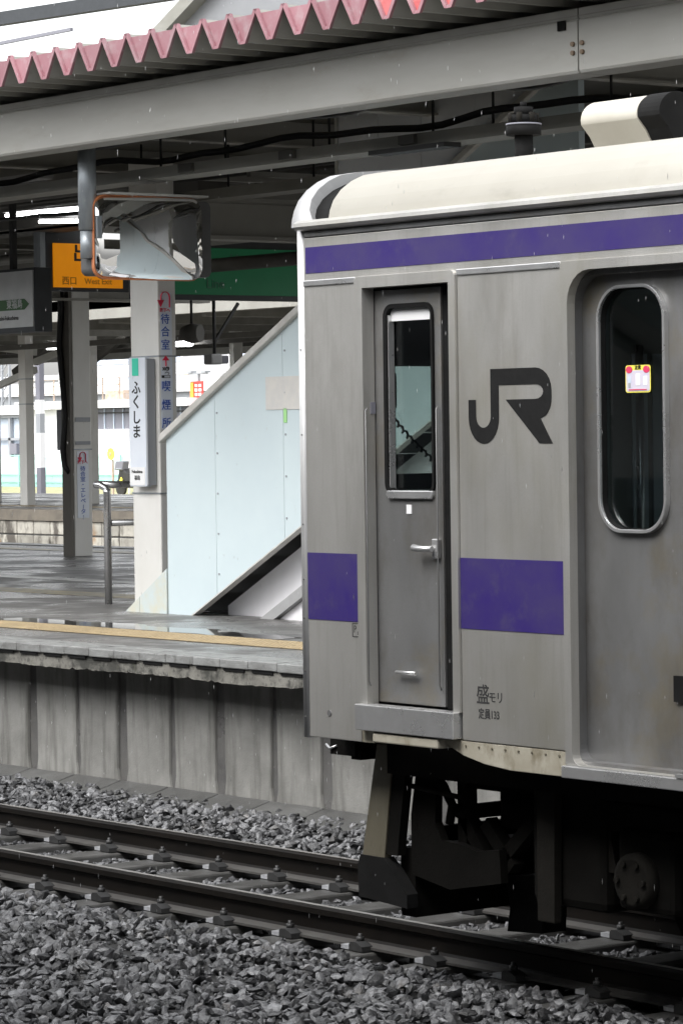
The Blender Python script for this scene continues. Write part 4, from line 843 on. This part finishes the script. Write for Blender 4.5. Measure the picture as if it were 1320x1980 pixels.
B(-130, -118.6, 72, 78, 0, 3.3).build('wall', m_bluewhite, sh); B(-131, -117.9, 71.6, 78, 3.32, 3.75).build('roof', m_farwhite, sh)
for x in (-122.2, -120.05): B(x, x+.2, 71.8, 71.95, 0, 3.3).build('column', m_fargrey, sh)
for z in (2.1, 1.0): B(-124, -118.6, 71.8, 71.92, z, z+.12).build('girt', m_fargrey, sh)
for a, b in (((-122, 71.85, 1.0), (-118.8, 71.85, 2.0)), ((-122, 71.85, 1.0), (-118.8, 71.85, -.2))): MB().bar(a, b, .1).build('cross_brace', m_fargrey, sh)
B(-121.9, -121.3, 71.7, 71.95, 1.45, 1.95).build('panel_box', m_fardark, sh); B(-130, -118, 71.75, 71.95, 3.18, 3.32).build('eave_gutter', m_fargrey, sh)
wh = far('white_warehouse', 'white warehouse with a dark window band and panel joints behind the tracks', 'building', (-110, 70, 0))
for i in range(6): B(-117.8+1.75*i+.03, -117.8+1.75*(i+1)-.03, 70, 76, 0, 2.55).build('wall_panel', m_farwhite, wh)
B(-113.6, -104, 70.1, 76, 2.55, 3.48).build('window_band', m_fardark, wh)
for x in np.arange(-113.4, -104, .75): B(x, x+.05, 70.04, 70.09, 2.56, 3.47).build('mullion', m_bluewhite, wh)
B(-113.6, -104, 70.02, 70.08, 3.25, 3.31).build('transom', m_cable, wh)
B(-117.8, -113.6, 70.1, 76, 2.55, 3.5).build('wall_panel', m_farwhite, wh)
B(-118, -104, 69.6, 76, 3.5, 3.85).build('parapet', m_farwhite, wh)
for x in np.arange(-117.5, -104, 1.35): B(x, x+.05, 69.7, 69.75, 3.85, 4.85).build('rail_post', m_rust, wh)
for z in (4.15, 4.5, 4.82): B(-118, -104, 69.7, 69.73, z, z+.04).build('guard_rail', m_rust, wh)
B(-110.2, -109.4, 71, 72, 3.85, 5.3).build('roof_unit', m_farwhite, wh); B(-112.5, -111, 71, 72, 3.85, 4.3).build('roof_unit', m_rust, wh)
vi = far('viaduct', 'pale railway viaduct crossing behind the white warehouse', 'viaduct', (-140, 90, 0))
B(-190, -95, 90, 99, 4.6, 5.35).build('parapet', m_farwhite, vi); B(-190, -95, 90.3, 99, 3.5, 4.6).build('deck', m_fargrey, vi); B(-190, -95, 89.8, 90.2, 5.5, 5.75).build('barrier', m_farwhite, vi)
for x in (-160, -150, -140, -130): B(x, x+1.4, 91, 97, -.4, 3.5).build('pier', m_fargrey, vi)
for i, (x, w, h) in enumerate(((-178, 9, 11), (-168, 5, 8.5), (-158, 5.5, 9.8))):
    bd = far('office_building', ('pale office block left of all, hazy behind the viaduct', 'lower pale office block between two taller ones', 'pale block with a teal roof sign behind the viaduct')[i], 'building', (x, 110, 0), 'pale buildings behind the viaduct')
    B(x, x+w, 110, 118, 0, h).build('wall', m_farwhite, bd)
    for z in np.arange(5.6, h-.8, 1.4):
        B(x+.3, x+w-.3, 109.93, 109.99, z, z+.6).build('window_row', m_bluewhite, bd)
    if i == 2: B(x+.5, x+3, 109.5, 109.9, h+.1, h+1.1).build('roof_sign', m_green, bd)
ms = far('lattice_mast', 'grey lattice mast standing beside the viaduct behind the slim pillar', 'mast', (-150, 88, 0))
for dx in (0, .8): B(-149.4+dx, -149.28+dx, 88, 88.12, 0, 7.4).build('leg', m_fargrey, ms)
for k in range(12): MB().bar((-149.35, 88.05, .6*k), (-148.55, 88.05, .6*k+.6), .05).build('lacing', m_fargrey, ms)
sp_ = far('striped_post', 'black and white striped post standing behind the slim white pillar', 'post', (-68.5, 40, -.1))
for z0, z1, m in ((-.1, .6, m_cable), (.6, 1.37, m_fardark), (1.37, 2.36, m_white), (2.36, 2.92, m_fargrey), (2.92, 3.5, m_white) if False else (2.92, 3.32, m_farwhite), (3.32, 4.9, m_fardark)):
    B(-68.65, -68.42, 40, 40.16, z0, z1-.003).build('band', m, sp_)
yp = far('marker_post', 'thin rusty post with a round yellow marker by the far fence', 'marker post', (-79.97, 50, 0))
B(-79.99, -79.93, 50, 50.06, -.2, 1.45).build('post', m_rust, yp); MB().tube([(-79.96, 49.97, 1.65), (-79.96, 49.94, 1.65)], .2, 14).build('disc', m_stickyel, yp); MB().tube([(-79.96, 49.94, 1.65), (-79.96, 49.92, 1.65)], .06, 8).build('hub', m_rust, yp)
for dx, lb in ((0, 'white boundary notice board with small black print above the motorcycle'),):
    nt_ = far('notice_board', lb, 'notice', (-91.2, 58.6, 1)); B(-92.0, -90.7, 58.6, 58.66, 1.05, 2.0).build('board', m_farwhite, nt_); B(-91.5, -91.2, 58.58, 58.6, 1.4, 1.43).build('print', m_cable, nt_); B(-92, -91.93, 58.6, 58.66, -.1, 1.05).build('leg', m_farwhite, nt_)
mo = far('motorcycle', 'black parked motorcycle seen between the pillar and the name board', 'motorcycle', (-91.2, 58, 0))
for x, z in ((-91.55, .32), (-90.2, .32)): MB().tube([(x, 57.95, z), (x, 58.05, z)], .32, 20).build('wheel', m_cable, mo); 
MB().prism([(-91.6, .55), (-91.5, 1.0), (-91.25, 1.05), (-91.0, .85), (-90.3, .85), (-90.2, .6), (-90.9, .35), (-91.2, .35)], 'XZ', 57.85, 58.15).build('body', m_cable, mo, .05)
MB().prism([(-91.35, .3), (-91.2, .6), (-91.3, .7), (-91.45, .4)], 'XZ', 57.8, 57.84).build('yellow_trim', m_stickyel, mo)
MB().prism([(-91.75, .95), (-91.2, .95), (-91.1, 1.3), (-91.65, 1.3)], 'XZ', 57.8, 58.1).build('windshield', m_fardark, mo, .04); MB().tube([(-91.3, 57.6, 1.0), (-91.3, 58.4, 1.0)], .03, 6).build('handlebar', m_zinc, mo)
rl = far('street_banner', 'red vertical banner on a twin arm street lamp post above the stair coping', 'street lamp', (-104.2, 70, 0))
B(-104.2, -104.1, 70.3, 70.4, 0, 4.9).build('post', m_fargrey, rl); B(-104.85, -103.5, 70.28, 70.4, 4.86, 4.92).build('arm', m_fargrey, rl)
for x in (-104.8, -103.75): B(x, x+.3, 70.2, 70.5, 4.9, 5.0).build('lamp_head', m_fargrey, rl)
B(-104.55, -103.62, 70.2, 70.24, 2.6, 4.55).build('banner', m_redsign, rl); B(-104.55, -104.3, 70.17, 70.19, 3.0, 4.5).build('orange_strip', m_orangesign, rl)
for i in range(6): B(-104.2+.02*(i % 2), -104.0, 70.17, 70.19, 3.35+.19*i, 3.47+.19*i).build('white_stroke', m_farwhite, rl); B(-103.9, -103.7-.02*(i % 2), 70.17, 70.19, 3.35+.19*i, 3.47+.19*i).build('white_stroke', m_farwhite, rl)
bl = far('blue_sign', 'small dark signboard on brackets below the red banner', 'sign', (-106.3, 69, 3)); B(-105.6, -105.2, 69, 69.1, 2.5, 3.8).build('board', m_farwhite, bl); B(-105.75, -105.6, 69, 69.1, 2.4, 3.9).build('bracket', m_cable, bl)
# above the canopy: mast, wires and the elevated corridor
py = far('overhead_mast', 'grey lattice overhead line mast against the white sky at top left', 'mast', (-62, 34, 0))
for dx, dy in ((0, 0), (.42, 0), (0, .42), (.42, .42)): B(-62.3+dx, -62.22+dx, 33.4+dy, 33.48+dy, 0, 15.5).build('leg', m_fardark, py)
for k in range(38): MB().bar((-62.26, 33.44, .4*k), (-61.84, 33.44, .4*k+.4), .03).build('lacing', m_fardark, py); MB().bar((-61.84, 33.44, .4*k), (-61.84, 33.86, .4*k+.4), .03).build('lacing', m_fardark, py)
B(-62.3, -56.5, 33.6, 33.68, 12.2, 12.28).build('cross_arm', m_fardark, py)
ga = far('overhead_gantry', 'dark overhead line beam crossing the sky at top left', 'gantry', (-40, 14, 0))
MB().bar((-60, 17, 9.6), (-24, 17, 8.55), .16, .2).build('beam', m_signframe, ga)
for x in (-36.5, -34.6): MB().bar((x, 17, 8.9), (x, 17, 7.2), .12).build('dropper', m_signframe, ga)
MB().bar((-52, 17, 8.3), (-38, 17, 6.6), .09).build('stay', m_signframe, ga)
co = far('elevated_corridor', 'white elevated corridor sloping up behind the canopy roof', 'footbridge', (-12, 10, 0))
MB().prism([(-17.2, 6.3), (-14.3, 7.7), (-6, 7.7), (-6, 5.2), (-18.3, 5.2)], 'XZ', 9.5, 9.7).build('side_wall', M('corridor_grey', (.22, .225, .235), (.2, .205, .215), 3, V1, .5), co)
MB().bar((-17.5, 9.45, 6.2), (-13.5, 9.45, 8.15), .2, .14).build('roof_edge', m_duct, co); MB().bar((-13.1, 9.4, 5.2), (-13.1, 9.4, 9.0), .12).build('rib', m_lampbody, co)
MB().bar((-12.2, 9.4, 5.6), (-9.5, 9.4, 7.2), .3, .1).build('dark_band', m_fardark, co)

for o in bpy.data.objects:
    if '_b' in o: del o['_b']
